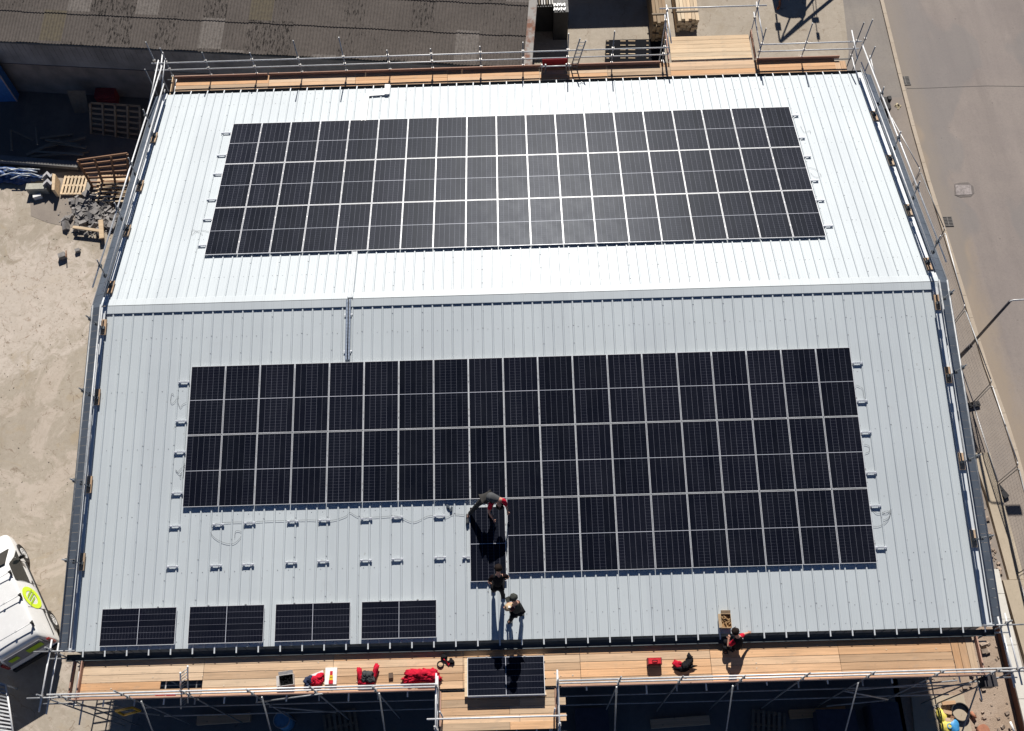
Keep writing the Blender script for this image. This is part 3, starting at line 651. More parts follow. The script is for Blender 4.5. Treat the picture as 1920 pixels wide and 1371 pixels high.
# ends
for x, sx in ((-14.42, -1), (14.42, 1)):
    for z in (-1.25, -1.75, -4.2): F.tube('guard_rail', (x, -13.0, z), (x, -10.9, z))
    for z in (-1.28, -2.4): F.tube('transom', (x + sx * .5, -11.25, z), (x - sx * .75, -11.25, z), M_GALVD); F.tube('transom', (x + sx * .45, -12.6, z), (x - sx * .6, -12.6, z), M_GALVD)
    for y in (-11.2, -12.56): F.tube('standard', (x, y, G), (x, y, -.9), M_GALVD, [(x, y, -1.25), (x, y, -1.75)])
    F.tube('brace', (x - sx * .3, -12.62, -2.4), (x - sx * 2.2, -12.62, -5.2), M_GALVD)
# loading bay
BX0, BX1, BY = -2.82, 0.95, -13.62
for k, y in enumerate((-12.72, -12.95, -13.18, -13.41, -13.62)):
    for a, b in ((BX0 + .12, -.6 + .3 * (k % 2)), (-.59 + .3 * (k % 2), BX1 - .1 + .25 * (k % 2))): F.board((a, y, DZ + rng.uniform(-.007, .007)), (b, y, DZ))
for x in (-2.74, .86):
    for z in (-1.28, -1.76): F.tube('guard_rail', (x, -12.2, z), (x, -14.2, z))
    F.tube('standard', (x, -13.75, G), (x, -13.75, -.85), M_GALV, [(x, -13.75, -1.28), (x, -13.75, -1.76)])
    F.tube('standard', (x + .12 * (1 if x < 0 else -1), -13.3, G), (x + .12 * (1 if x < 0 else -1), -13.3, -1.2), M_GALV)
    F.board((x + .06 * (-1 if x > 0 else 1), -12.6, DZ + .1), (x + .06 * (-1 if x > 0 else 1), -13.6, DZ + .1), .15, .038, M_TOE, 'toe_board', (1, 0, 0))
F.tube('guard_rail', (-3.0, -13.5, -1.28), (1.08, -13.5, -1.28)); F.tube('ledger', (-3.0, -13.82, DZ - .1), (1.1, -13.82, DZ - .1), M_GALVD)
for x in (-2.2, -1.6, -1, -.4, .2, .6): F.tube('transom', (x, -13.95, DZ - .09), (x, -12.6, DZ - .09), M_GALV)
# hatch ladder and yellow gate frame
t = Thing('ladder', at(346, 1290, DZ), 'scaffold ladder poking up through the deck hatch near the left end', 'ladder')
LA, LB_ = at(346, 1323, -4.6), at(345, 1255, -1.15)
for k, dx in enumerate((-1, 1)):
    q = V((.1 * dx, .09 * dx, 0)); m = MB(); m.tube(LA + q, LB_ + q, .026); t.part('stile', m, M_GALV)
for i in range(13):
    f = i / 13; m = MB(); p = LA.lerp(LB_, f + .03); q = V((.1, .09, 0)); m.tube(p - q, p + q, .015); t.part('rung', m, M_GALVD)
t = Thing('ladder_gate', (-11.6, -12.8, -5.0), 'yellow safety gate frame hanging in the shade under the deck', 'gate')
m = MB(); P = [aty(217, 1333, -12.75), aty(248, 1327, -12.75), aty(263, 1333, -12.75), aty(232, 1341, -12.75)]
for a, b in zip(P, P[1:] + P[:1]): m.tube(a, b, .04)
t.part('frame', m, pm('yellow_paint', (0.5, 0.30, 0.02), .5))
# the tall ladder beam whose rungs stripe the yard
LBX = at(199, 1335).x + .10
t = Thing('ladder_beam', (LBX, -10.3, G), 'steel ladder beam standing beside the left gable wall', 'ladder')
for dx in (-.42, .08, .42):
    m = MB(); m.tube((LBX + dx, -10.3, G), (LBX + dx, -10.3, -4.6), .026); t.part('stile', m, M_GALVD)
m = MB()
for i in range(13): m.tube((LBX - .42, -10.3, G + .15 + i * .26), (LBX + .42, -10.3, G + .07 + i * .26), .022)
t.part('rungs', m, M_GALVD)

# rear scaffold
K = Scaf('scaffold', (0, 12.0, G), 'long tube scaffold with a timber deck along the far eave', 'scaffold')
RZ = -2.32; YR = 12.3
tips = {316: 88, 379: 94, 471: 100, 565: 77, 649: 71, 732: 97, 812: 100, 902: 96, 981: 88, 1064: 64, 1146: 60, 1243: 55, 1420: 70, 1505: 55}
rx = [-14.0, -12.4, -10.5, -8.62, -6.78, -4.97, -3.2, -1.2, .54, 2.37, 4.2, 6.3, 10.25, 12.05, 14.1]
rt = [-.6, -.9, -1.0, -.42, -.32, -1.1, -1.1, -1.05, -.9, -.5, -.45, -1.0, -.55, -.35, -.4]
for x, tz in zip(rx, rt):
    K.tube('standard', (x, YR, G), (x, YR, tz), M_GALVD, [(x, YR, -1.4), (x, YR, -1.8), (x, YR, RZ + .1)])
    K.tube('standard', (x, 11.45, G), (x, 11.45, RZ - .1), M_GALVD)
    for dx in (0.1, .85): K.tube('transom', (x + dx, YR + rng.uniform(.1, .2), RZ - .08), (x + dx, 11.3, RZ - .08))
for z in (-1.4, -1.8):
    K.tube('guard_rail', (-14.6, YR - .04, z), (6.5, YR - .04, z)); K.tube('guard_rail', (10.15, YR - .04, z), (14.3, YR - .04, z))
for z in (RZ - .15, -4.3, -6.2): K.tube('ledger', (-14.3, YR + .05, z), (14.3, YR + .05, z), M_GALVD)
K.board((-13.9, YR - .06, RZ + .1), (-10.05, YR - .06, RZ + .1), .16, .038, M_TOE, 'toe_board', (0, -1, 0))
for i in range(4): K.board((-10.0 + 4 * i + .01, YR - .06, RZ + .1), (-6 + 4 * i if i < 3 else 6.2, YR - .06, RZ + .1), .16, .038, M_TOE, 'toe_board', (0, -1, 0))
K.board((10.2, YR - .06, RZ + .1), (13.6, YR - .06, RZ + .1), .16, .038, M_TOE, 'toe_board', (0, -1, 0))
re = [-13.85, -10.0, -6.4, -2.6, 1.2, 4.0, 6.6, 10.1, 13.4]
for j, y in enumerate((11.28, 11.51, 11.74, 11.97, 12.18)):
    for i in range(8): K.board((re[i] + .006 + .0 * j, y, RZ + rng.uniform(-.007, .007)), (re[i + 1] - .006, y, RZ + rng.uniform(-.007, .007)))
for x in (13.5, 13.73): K.board((x, 11.2, RZ), (x, 12.1, RZ))
K.board((-13.95, 12.2, RZ + .1), (-13.95, 11.2, RZ + .1), .2, .038, M_PINE, 'toe_board', (1, 0, 0))
# rear loading bay
for k in range(6):
    y = 12.45 + k * .23
    K.board((6.7, y, RZ + .0), (10.05, y, RZ + rng.uniform(-.007, .007)), mat=M_PINE)
for x in (6.5, 10.2):
    for z in (-1.0, -1.55): K.tube('guard_rail', (x, 12.1, z), (x, 14.2, z))
    for y in (13.9,): K.tube('standard', (x, y, G), (x, y, -.4 if x > 8 else -.9), M_GALV, [(x, y, -1.0), (x, y, -1.55)])
    K.board((x + (.06 if x < 8 else -.06), 12.3, RZ + .12), (x + (.06 if x < 8 else -.06), 13.8, RZ + .12), .2, .038, M_TOE, 'toe_board', (1, 0, 0))
K.tube('guard_rail', (6.2, 14.0, -1.0), (10.6, 14.0, -1.0), r=.03)
# corner poles at both ends of the far scaffold
for a, b in (((278, 205), (297, 113)), ((299, 150), (305, 98)), ((303, 165), (310, 110))):
    K.tube('guard_rail', at(a[0], a[1], -1.6), at(b[0], b[1], -1.3))
K.tube('guard_rail', at(1597, 57, -1.1), at(1608, 112, -1.3)); 
for x in (-14.5, 14.45):
    K.tube('standard', (x, 12.4, G), (x, 12.4, -.35), M_GALVD, [(x, 12.4, -1.4)]); K.tube('standard', (x, 11.3, G), (x, 11.3, -.7), M_GALVD)
# ladder standing through the far scaffold, with its red guard
t = Thing('ladder', (2.75, 12.4, RZ), 'steel access ladder leaning up over the far scaffold rail', 'ladder')
A0, A1 = V((2.62, 12.15, RZ)), at(1093, 76, -.9)
for dx in (-.12, .12):
    m = MB(); m.tube(A0 + V((dx, 0, 0)), A1 + V((dx, 0, .12 * (dx < 0))), .026); t.part('stile', m, M_GALVD)
for i in range(8):
    m = MB(); p = A0.lerp(A1, (i + .5) / 8); m.tube(p - V((.12, 0, 0)), p + V((.12, 0, 0)), .016); t.part('rung', m, M_GALVD)
t = Thing('trap_guard', (1.9, 11.9, RZ), 'red netting guard hung round the ladder hatch on the far scaffold', 'guard')
m = MB(); m.box((1.85, 12.2, RZ + .28), (1.05, .02, .5)); t.part('netting', m, pm('red_netting', (0.32, 0.015, 0.02), .8))
m = MB(); m.tube((1.25, 11.95, RZ + .38), (2.5, 11.95, RZ + .38), .03); t.part('rail', m, M_GALV)
m = MB()
for x in (1.3, 1.45, 2.3, 2.42): m.tube((x, 11.95, RZ), (x, 11.95, RZ + .5), .03)
t.part('clamp', m, M_GALVD)

# verge edge protection on both gables
BLK = mk_wood('packing_timber', (0.52, 0.38, 0.26), .3)
def verge_guard(sx, lab):
    t = Scaf('edge_rail', (sx * 14.25, 0, 0), lab, 'guard rail')
    xr, xf = (14.30, 14.24) if sx > 0 else (-14.34, -14.24)
    bl = {1: {1: [(1636, 217), (1667, 300), (1702, 393), (1744, 494)], -1: [(1761, 570), (1782, 706), (1808, 868), (1833, 1013)]},
          -1: {1: [(277, 258), (253, 348), (229, 432), (198, 538)], -1: [(184, 617), (175, 748), (160, 912), (148, 1057)]}}[sx]
    for s in (1, -1):
        vs = []
        for px, py in bl[s]:
            p = ronf(px, py, s, .06); v = vof(p); vs.append(v); x = (XR if sx > 0 else XL) - sx * .17
            t.board(rp(s, x + sx * .02, v - .32, .085), rp(s, x + sx * .02, v + .22, .085), .22, .06, BLK, 'packing_block', (0, s * ST, CT))
            m = MB(); m.tube(rp(s, x, v, .09), rp(s, x + sx * .03, v, 1.42), .0242, 8); o = t.part('post', m, M_GALVD)
            for hh, aa in ((.62, .015), (1.12, .025)): m = MB(); coupler(m, rp(s, x + sx * aa, v, hh), .1); t.part('coupler', m, M_GUT, o)
            m = MB(); m.box(rp(s, x, v, .16), (.14, .1, .08)); t.part('base_clamp', m, M_GUT, o)
        # rails along the slope
        x = (XR if sx > 0 else XL) - sx * .21
        v0, v1 = .15, VE - .1
        t.tube('guard_rail', rp(s, x - sx * .02, v0, .62), rp(s, x, v1, .62), M_GALV if s > 0 else M_GALVD); t.tube('guard_rail', rp(s, x + sx * (.10 if s > 0 else .02), v0 - (.25 if s > 0 else -.2), 1.12), rp(s, x + sx * .02, v1 + (.5 if s > 0 else 0), 1.12), M_GALV if s > 0 else M_GALVD, r=.028)
        # inner low rail that shades the verge
        t.tube('guard_rail', rp(s, x + sx * .04, v0, .34), rp(s, x + sx * .04, v1, .34), M_GALVD)
verge_guard(-1, 'tube guard rail along the left gable edge of the roof')
verge_guard(1, 'tube guard rail along the right gable edge of the roof')
#PART2

# ------------------------------------------------------------------ old shed to the north-west
SE0, SE1 = at(0, 72, -4.3), at(983, 122, -4.3)
SU = (SE0 - SE1); SU.z = 0; SU.normalize()            # towards the west
SN = V((SU.y, -SU.x, 0)); SN = SN if SN.y > 0 else -SN
PT = R(13)
S = Thing('old_shed', (SE1.x, SE1.y, G), 'low old shed with a mossy corrugated fibre cement roof', 'shed')
SR = Matrix((-SU, (SN * math.cos(PT) + V((0, 0, math.sin(PT)))).normalized(), (-SU).cross(SN * math.cos(PT) + V((0, 0, math.sin(PT)))))).transposed()
m = MB(); LEN = 34.0; NP = int(LEN / .146 * 6)
for r in range(5):
    y0, y1 = r * 1.55 - .14, (r + 1) * 1.55
    A = []; Bv = []
    for i in range(NP + 1):
        x = -LEN + LEN * i / NP; z = .026 * math.sin(2 * math.pi * x / .146)
        jit = .018 * math.sin(9.1 * math.floor(x / 1.05) + 3.7 * r)
        A.append(m.bm.verts.new((x, y0 + jit, z + .028))); Bv.append(m.bm.verts.new((x, y1, z + .004)))
    A2 = [m.bm.verts.new(v.co) for v in A]; Lw = [m.bm.verts.new((v.co.x, v.co.y, v.co.z - .016)) for v in A]
    for i in range(NP):
        for P, Q in ((A, Bv), (Lw, A2)):
            f = m.bm.faces.new((P[i], P[i + 1], Q[i + 1], Q[i])); f.smooth = P is A
me = bpy.data.meshes.new('roof'); m.bm.to_mesh(me); m.bm.free(); me.materials.append(M_ASB)
ro = bpy.data.objects.new('roof', me); COL.objects.link(ro); ro.parent = S.e; ro.matrix_local = Matrix.Translation((0, 0, -4.3 - G)) @ SR.to_4x4()
def shp(a, n, z): return SE1 + SU * a + SN * n + V((0, 0, z - SE1.z))
m = MB(); m.beam(shp(-.16, -.05, -4.24), shp(-.16, 7.5, -4.24 + 7.5 * math.tan(PT)), .36, .05); m.beam(shp(-.33, -.05, -4.34), shp(-.33, 7.5, -4.34 + 7.5 * math.tan(PT)), .03, .2); S.part('verge_trim', m, M_RUST)
m = MB(); n = 240
for i in range(n):
    a0 = .1 + 33.5 * i / n; m.prism([shp(a0, .18, -6.1), shp(a0 + .14, .18, -6.1), shp(a0 + .14, .18 if i % 2 else .21, -4.35), shp(a0, .18 if i % 2 else .21, -4.35)], SN * .05)
S.part('wall', m, M_SHEDWALL)
m = MB(); m.prism([shp(.05, .14, G), shp(33.6, .14, G), shp(33.6, .14, -6.1), shp(.05, .14, -6.1)], SN * .2); S.part('wall', m, M_SHEDBLOCK)
m = MB(); m.prism([shp(.05, .35, G), shp(.05, 7.4, G), shp(.05, 7.4, -4.4 + 7.2 * math.tan(PT)), shp(.05, .35, -4.4)], SU * .12); S.part('wall', m, M_SHEDBLOCK)
m = MB(); m.prism([shp(.05, 7.3, G), shp(33.6, 7.3, G), shp(33.6, 7.3, -2.75), shp(.05, 7.3, -2.75)], SN * .1); S.part('wall', m, M_SHEDBLOCK)
m = MB(); m.tube(shp(0, -.08, -4.42), shp(33.6, -.08, -4.42), .06); S.part('gutter', m, M_GUT)
t = Thing('blue_cabinet', at(10, 195), 'blue steel cabinet standing against the shed at the far left', 'cabinet')
c = at(33, 190); m = MB(); m.box((c.x - 1.6, c.y + .22, G + 1.3), (3.2, .44, 2.6)); t.part('body', m, pm('blue_steel', (0.05, 0.17, 0.42), .5))
m = MB(); m.box((c.x - .02, c.y - .01, G + 1.3), (.05, .05, 2.6)); t.part('corner_post', m, pm('pinkish_post', (0.45, 0.36, 0.36), .6))
m = MB(); m.prism([at(140, 213), at(167, 211), at(160, 171, -6.85), at(125, 171, -6.85)], (0, .03, .02)); single('leaning_board', m, pm('dull_ply', (0.16, 0.13, 0.10), .8), at(150, 212), 'brown plywood sheet leaning against the shed wall', 'board')
t = Thing('crate', at(205, 190), 'dull red crate on the ground by the shed wall', 'crate'); c = at(205, 188)
m = MB(); m.box(c + V((0, 0, .3)), (.95, .5, .6)); t.part('body', m, pm('dull_red', (0.24, 0.03, 0.035), .7))
m = MB()
for k in range(3): m.box(c + V((0, -.265, .12 + k * .2)), (.95, .03, .1))
t.part('slat', m, pm('dull_red', (0.2, 0.02, 0.03)))
def lattice(name, base, TL, TR, BR, BL, nh, nv, mat, label, cat, th=.05):
    t = Thing(name, base, label, cat)
    for i in range(nh + 1):
        f = i / nh; m = MB(); m.beam(TL.lerp(BL, f), TR.lerp(BR, f), .1, th, (TL - BL).cross(TR - TL)); t.part('slat', m, mat)
    nrm = (TL - BL).cross(TR - TL).normalized() * th
    for i in range(nv + 1):
        f = i / nv; m = MB(); m.beam(TL.lerp(TR, f) - nrm, BL.lerp(BR, f) - nrm, .09, .09, nrm); t.part('bearer', m, mat)
lattice('timber_lattice', at(215, 255), at(170, 193, -6.7), at(263, 199, -6.7), at(264, 263), at(172, 250), 6, 4, M_GREYW, 'tall grey slatted timber frame leaning in the shed shadow', 'frame')
lattice('timber_crate', at(205, 345), at(146, 301, -6.5), at(239, 288, -6.5), at(240, 352), at(174, 350), 6, 3, M_OLDW, 'rust brown slatted crate side leaning over the pallets', 'crate')
def pallet(c, rot, mat, label, grp, w=1.2, d=1.0, n=7, z=0.0):
    t = Thing('pallet', c, label, 'pallet', grp); q = Matrix.Rotation(rot, 3, 'Z')
    for i in range(3):
        m = MB(); m.box(c + q @ V((0, -d / 2 + .06 + (d - .12) * i / 2, .07 + z)), (w, .09, .09), q); t.part('bearer', m, mat)
    for i in range(n):
        m = MB(); m.box(c + q @ V((-w / 2 + .055 + (w - .11) * i / (n - 1), 0, .13 + z)), (.1, d, .022), q); t.part('slat', m, mat)
pc = (at(121, 330, -7.86) + at(157, 364, -7.86)) / 2 + V((0, 0, -.14))
pallet(pc, R(-2), M_PINE, 'pale new pallet lying flat between the rubble and tarpaulin', 'pallets by the shed', 1.12, 1.05)
pc = at(213, 352); pallet(V((pc.x, pc.y, G)), R(92), M_PINE, 'lower pallet of the untidy pair beside the building', 'pallets by the shed', 1.3, 1.5, 6)
pallet(V((pc.x + .15, pc.y - .35, G + .15)), R(86), M_PINE, 'upper pallet of the untidy pair beside the building', 'pallets by the shed', 1.3, 1.4, 6)
# timber lying about in the shade
for i, (a, b, w, lb) in enumerate((((75, 259), (136, 252), .1, 'farthest'), ((50, 291), (112, 262), .16, 'widest leaning'), ((60, 284), (156, 290), .1, 'long'), ((84, 276), (160, 258), .12, 'slanting'), ((58, 294), (166, 284), .13, 'nearest'), ((100, 268), (161, 277), .09, 'short'), ((20, 244), (62, 263), .07, 'thin pale'), ((20, 244), (22, 282), .08, 'upright pale'), ((67, 239), (70, 271), .07, 'second upright pale'), ((85, 262), (150, 272), .1, 'middle'))):
    z = -7.85 + .03 * i; m = MB(); m.beam(at(*a, z), at(*b, z + .1 * (i % 3)), w, .05)
    single('plank', m, M_GREYW, at(*a), lb + ' plank in the heap of scrap timber by the shed', 'plank', 'scrap timber by the shed')
m = MB(); m.beam(at(-20, 297, -7.75), at(148, 311, -7.75), .34, .2); single('beam', m, pm('grey_beam', (0.17, 0.165, 0.16), .8), at(60, 305), 'long grey beam lying along the edge of the shed shadow', 'beam')
# tarpaulin heap with strips
t = Thing('tarpaulin', at(38, 335), 'crumpled blue tarpaulin heap with pale plastic strips on top', 'tarpaulin')
M_TARP = pm('blue_tarp', (0.03, 0.07, 0.20), .4, var=.5, scale=9)
m = MB(); c = at(30, 334)
m.blob(c + V((0, 0, .12)), (1.15, .36, .2), None, 3, .55, 4); m.blob(c + V((-.9, .1, .12)), (.8, .3, .22), None, 4, .55, 3); t.part('cover', m, M_TARP)
for k, (a, b) in enumerate((((4, 322), (75, 318)), ((0, 330), (45, 327)), ((12, 318), (70, 323)), ((40, 326), (80, 333)), ((0, 316), (30, 322)), ((20, 336), (60, 330)))):
    m = MB(); p, q = at(*a, -7.68), at(*b, -7.66); md = (p + q) / 2 + V((0, .05, .1)); m.path([p, p.lerp(md, .6), md, md.lerp(q, .5), q], .028, 5); t.part('strip', m, pm('pale_plastic', (0.62, 0.66, 0.68), .35))
# folded flashings
t = Thing('flashing_stack', at(90, 362), 'stack of zigzag folded metal flashings with a pale end board', 'flashing')
for k, (cx, cy, z) in enumerate(((87, 331, -7.35), (88, 345, -7.45))):
    m = MB(); p = [at(cx + dx, cy + dy, z) for dx, dy in ((-8, 3), (0, -5), (7, 2), (10, -1))]
    for a, b in zip(p, p[1:]): m.prism([a, b, b + V((0, 0, -.55)), a + V((0, 0, -.55))], (0, .16, 0))
    t.part('flashing', m, pm('dark_flashing', (0.42, 0.41, 0.42), .5))
m = MB(); m.prism([at(98, 325, -7.4), at(104, 327, -7.4), at(102, 356, -7.4), at(97, 356, -7.4)], (0, 0, -.55)); t.part('end_board', m, M_PINE)
m = MB(); m.box((at(68, 349, -7.6) + V((0, 0, -.2))), (.95, .32, .4)); t.part('box', m, pm('pale_box', (0.40, 0.39, 0.33), .8))
m = MB(); m.box(at(73, 372) + V((0, 0, .12)), (.36, .14, .22), Matrix.Rotation(.3, 3, 'Z')); single('white_block', m, M_WHITE, at(73, 368), 'small white block lying on grey ground below the flashings', 'block')
for k, (px, py, lb) in enumerate(((166, 352, 'upper'), (165, 372, 'lower'))):
    m = MB(); m.box(at(px, py) + V((0, 0, .05)), (.28, .5, .1), Matrix.Rotation(.1 * k, 3, 'Z')); single('paving_slab', m, pm('grey_slab', (0.27, 0.26, 0.24), .9), at(px, py), lb + ' grey slab lying beside the pale new pallet', 'slab', 'slabs beside the pallet')
# rubble
m = MB(); rg = random.Random(21)
for k in range(330):
    u = rg.gauss(0, 1); v = rg.gauss(0, 1); px = 178 + 22 * u; py = 402 + 15 * v
    if px > 232 or px < 122 or py < 362 or py > 462: continue
    s = rg.choice((.06, .09, .13, .19)) * rg.uniform(.8, 1.2); p = at(px, py) + V((0, 0, s * .4 + .12 * max(0, 1 - abs(u) - abs(v) * .5) * rg.random() * 2))
    q = Matrix.Rotation(rg.uniform(0, 6.3), 3, 'Z') @ Matrix.Rotation(rg.gauss(0, .35), 3, 'X') @ Matrix.Rotation(rg.gauss(0, .35), 3, 'Y')
    m.box(p, (s * rg.uniform(1.0, 2.0), s * rg.uniform(.9, 1.5), s * rg.uniform(.7, 1.2)), q)
for k in range(420):
    px = 178 + 27 * rg.gauss(0, 1); py = 408 + 21 * rg.gauss(0, 1)
    if px > 236: continue
    s = rg.uniform(.015, .05); m.box(at(px, py) + V((0, 0, s * .4)), (s * 1.6, s, s), Matrix.Rotation(rg.uniform(0, 6.3), 3, 'Z'))
o = m.build('rubble', pm('broken_stone', (0.26, 0.245, 0.235), .9, var=.6, scale=3), None, at(178, 405)); tag(o, 'heap of broken dark stone blocks and chips in the yard', 'rubble', kind='stuff')
for a, b, w, lb in (((137, 426), (187, 433), .13, 'pale plank lying level across the rubble heap'), ((189, 413), (191, 447), .2, 'pale plank standing across the rubble beside the building')):
    m = MB(); m.beam(at(*a, -7.7), at(*b, -7.72), w, .07); single('plank', m, M_PINE, at(*a), lb, 'plank')
for px, py, lb, s in ((119, 483, 'dark block lying alone on the open yard', .3), (147, 472, 'small broken block between yard and rubble', .2)):
    m = MB(); m.box(at(px, py) + V((0, 0, s * .4)), (s, s * .8, s * .8), Matrix.Rotation(.4, 3, 'Z')); single('stone_block', m, pm('broken_stone', (0,) * 3), at(px, py), lb, 'block')
m = MB(); m.beam(at(124, 470, -7.9), at(124, 482, -7.7), .03, .05); single('stake', m, M_OLDW, at(124, 480), 'thin dark stake beside the lone block', 'stake')

# ------------------------------------------------------------------ yard north of the building
M_DARKSHEET = pm('black_sheeting', (0.022, 0.022, 0.024), .6, var=.5, scale=5)
t = Thing('sheet_stack', at(1020, 75), 'tall dark stack of upright sheets with pale top edges', 'stack')
p0, p1 = at(997, 9, -6.3), at(1036, 9, -6.3)
for i in range(9):
    m = MB(); x = p0.x + (p1.x - p0.x) * i / 8; m.box((x, p0.y + .6, (G - 6.3) / 2), (.06, 1.2, 1.7)); t.part('sheet', m, pm('pale_sheet', (0.55, 0.54, 0.52), .6) if i % 3 else M_GREYW)
m = MB(); m.box(((p0.x + p1.x) / 2, p0.y - .05, (G - 6.36) / 2), (p1.x - p0.x + .14, .06, 1.6)); t.part('cover', m, M_DARKSHEET)
t = Thing('pipe_stack', at(1055, 75), 'black wrapped bundle with small white pipe ends on top', 'stack')
p0, p1 = at(1038, 22, -6.2), at(1066, 20, -6.2)
m = MB(); m.box(((p0.x + p1.x) / 2, p0.y + .7, (G - 6.2) / 2), (p1.x - p0.x, 1.5, 1.8)); t.part('wrap', m, M_DARKSHEET)
m = MB()
for i in range(7):
    for j in range(2): m.box((p0.x + .04 + i * .085, p0.y + .12 + j * .28, -6.17), (.05, .2 - .05 * (i % 2), .05), Matrix.Rotation(.25 * ((i * 7 + j) % 3 - 1), 3, 'Z'))
t.part('pipe_ends', m, M_WHITE)
def timber_pack(px, z, nx, nl, L, mat, label, bw=.115, off=0.0):
    p0, p1 = at(px[0][0], px[0][1], z), at(px[1][0], px[1][1], z); rg = random.Random(px[0][0]); H = z - G; n = nl
    t = Thing('timber_pack', (p0.x, p0.y, G), label, 'timber'); W = p1.x - p0.x; e = t
    for j in range(n):
        for i in range(nx):
            y0 = p0.y + rg.uniform(-.12, .1); x = p0.x + W * (i + .5) / nx + off * (H - H * j / n)
            m = MB(); m.box((0, 0, 0), (L, W / nx * .92, H / n * .86)); o = m.build('board', mat, t.e); o.matrix_local = Matrix.Translation(V((x, y0 + L / 2, G + H * (j + .5) / n)) - t.base) @ Matrix.Rotation(R(90) + rg.uniform(-.01, .01), 4, 'Z')
    for yy in (.5, L - .6):
        m = MB(); m.box(((p0.x + p1.x) / 2, p0.y + yy, z + .01), (W + .1, .08, .02)); t.part('band', m, M_GREYW)
timber_pack(((1271, 36), (1311, 34)), -7.15, 6, 5, 3.0, M_PINE, 'bundle of bright pine boards end on at the top edge')
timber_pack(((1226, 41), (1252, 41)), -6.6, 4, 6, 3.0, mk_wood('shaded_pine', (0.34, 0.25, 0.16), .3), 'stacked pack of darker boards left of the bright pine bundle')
m = MB(); m.beam(at(1224, 52, -7.7), at(1252, 50, -7.7), .12, .12); single('bearer', m, M_OLDW, at(1240, 52), 'short timber bearer under the darker board pack', 'bearer')
# unseen stand-in block added north of the frame to shade the yard
t = Thing('shade_block', (4.4, 24.4, G), 'unseen grey stand-in block added to shade the north yard', 'shade_block')
m = MB(); m.box((4.35, 24.6, G + 1.35), (5.6, 2.4, 2.7))
for i in range(34): m.box((1.7 + i * .16, 23.39, G + 1.35), (.07, .03, 2.4))
t.part('body', m, pm('shade_block_grey', (0.16, 0.17, 0.18), .6)); m = MB()
for x in (1.58, 7.12): m.box((x, 23.36, G + 1.35), (.1, .1, 2.72))
t.part('corner_post', m, M_GUT)
t = Thing('shade_slab', at(1190, 95), 'dark slab with pale strips, painted shade with lit gaps in the north yard', 'rack')  # dark slab paints ground shade, pale strips the lit gaps in it
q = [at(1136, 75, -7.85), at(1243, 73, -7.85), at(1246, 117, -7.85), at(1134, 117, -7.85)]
m = MB(); m.prism(q, (0, 0, -.14)); t.part('shade_bed', m, pm('shade_black', (0.010, 0.011, 0.014), .9, 0, .05))
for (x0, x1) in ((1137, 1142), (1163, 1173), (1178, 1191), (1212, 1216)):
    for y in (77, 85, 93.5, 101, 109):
        m = MB(); a, b = at(x0, y, -7.84), at(x1, y, -7.84); m.beam(a, b, .035, .02); t.part('lit_gap', m, M_PINE)
# unseen stand-in added beyond the frame; dome, A-frame and mast shape its shadow
t = Thing('unseen_caster', (13.2, 24.6, G), 'unseen dark stand-in body with a jib frame, shaped for its shadow', 'shadow_caster')
def up(px, py, y0=24.6):
    s = at(px, py); k = (y0 - s.y) / sd_y; return s + V((sd_x * k, sd_y * k, sd_z * k))
_e, _a = R(38.5), R(2.5); sd_x, sd_y, sd_z = math.sin(_a) * math.cos(_e), math.cos(_a) * math.cos(_e), math.sin(_e)
prof = [up(*q) for q in ((1447, -40), (1448, 0), (1453, 24), (1466, 31), (1480, 35), (1500, 34), (1506, 38), (1511, 28), (1512, 0), (1512, -40))]
m = MB(); m.prism([V((p.x, 24.6, p.z)) for p in prof][::-1], (0, 2.2, 0)); t.part('body', m, pm('caster_paint', (0.1, 0.11, 0.13), .4))
m = MB()
for a, b, r in (((1455, 27), (1462, 78), .045), ((1481, 34), (1464, 77), .045), ((1505, 38), (1463, 79), .07), ((1463, 79), (1562, -3), .075), ((1508, 22), (1526, -2), .06)): m.tube(up(*a), up(*b), r)
p = up(1459, 50); m.box(p, (.28, .2, .28)); t.part('jib', m, M_GUT)
m = MB(); m.tube(up(1520, -20), up(1529, 40), .02); m.tube(up(1528, -20), up(1532, 40), .02); m.box(up(1529, 38), (.36, .2, .16)); m.tube(up(1529, 40), up(1535, 80), .022); m.box(up(1534, 68), (.16, .16, .26)); t.part('mast', m, M_GUT)
m = MB()
for x in (12.2, 14.2): 
    for y in (25.0, 26.4): m.tube((x - .15, y, G + .5), (x + .15, y, G + .5), .5, 18)
t.part('wheel', m, M_BLACK)
m = MB(); m.box((13.2, 25.7, G + .85), (2.6, 2.4, .35)); m.box((13.2, 25.4, G + 1.4), (1.6, 1.2, .8)); t.part('chassis', m, M_GUT)
m = MB(); P = [at(x, y, -7.94) for x, y in ((1462, 2), (1463, 8), (1461, 13), (1458, 17))]; m.path([at(1467, -8, -7.94)] + P, .05, 6); single('hose', m, pm('orange_hose', (0.55, 0.13, 0.03), .5), at(1462, 8), 'orange hose lying in the cast shadow', 'hose')

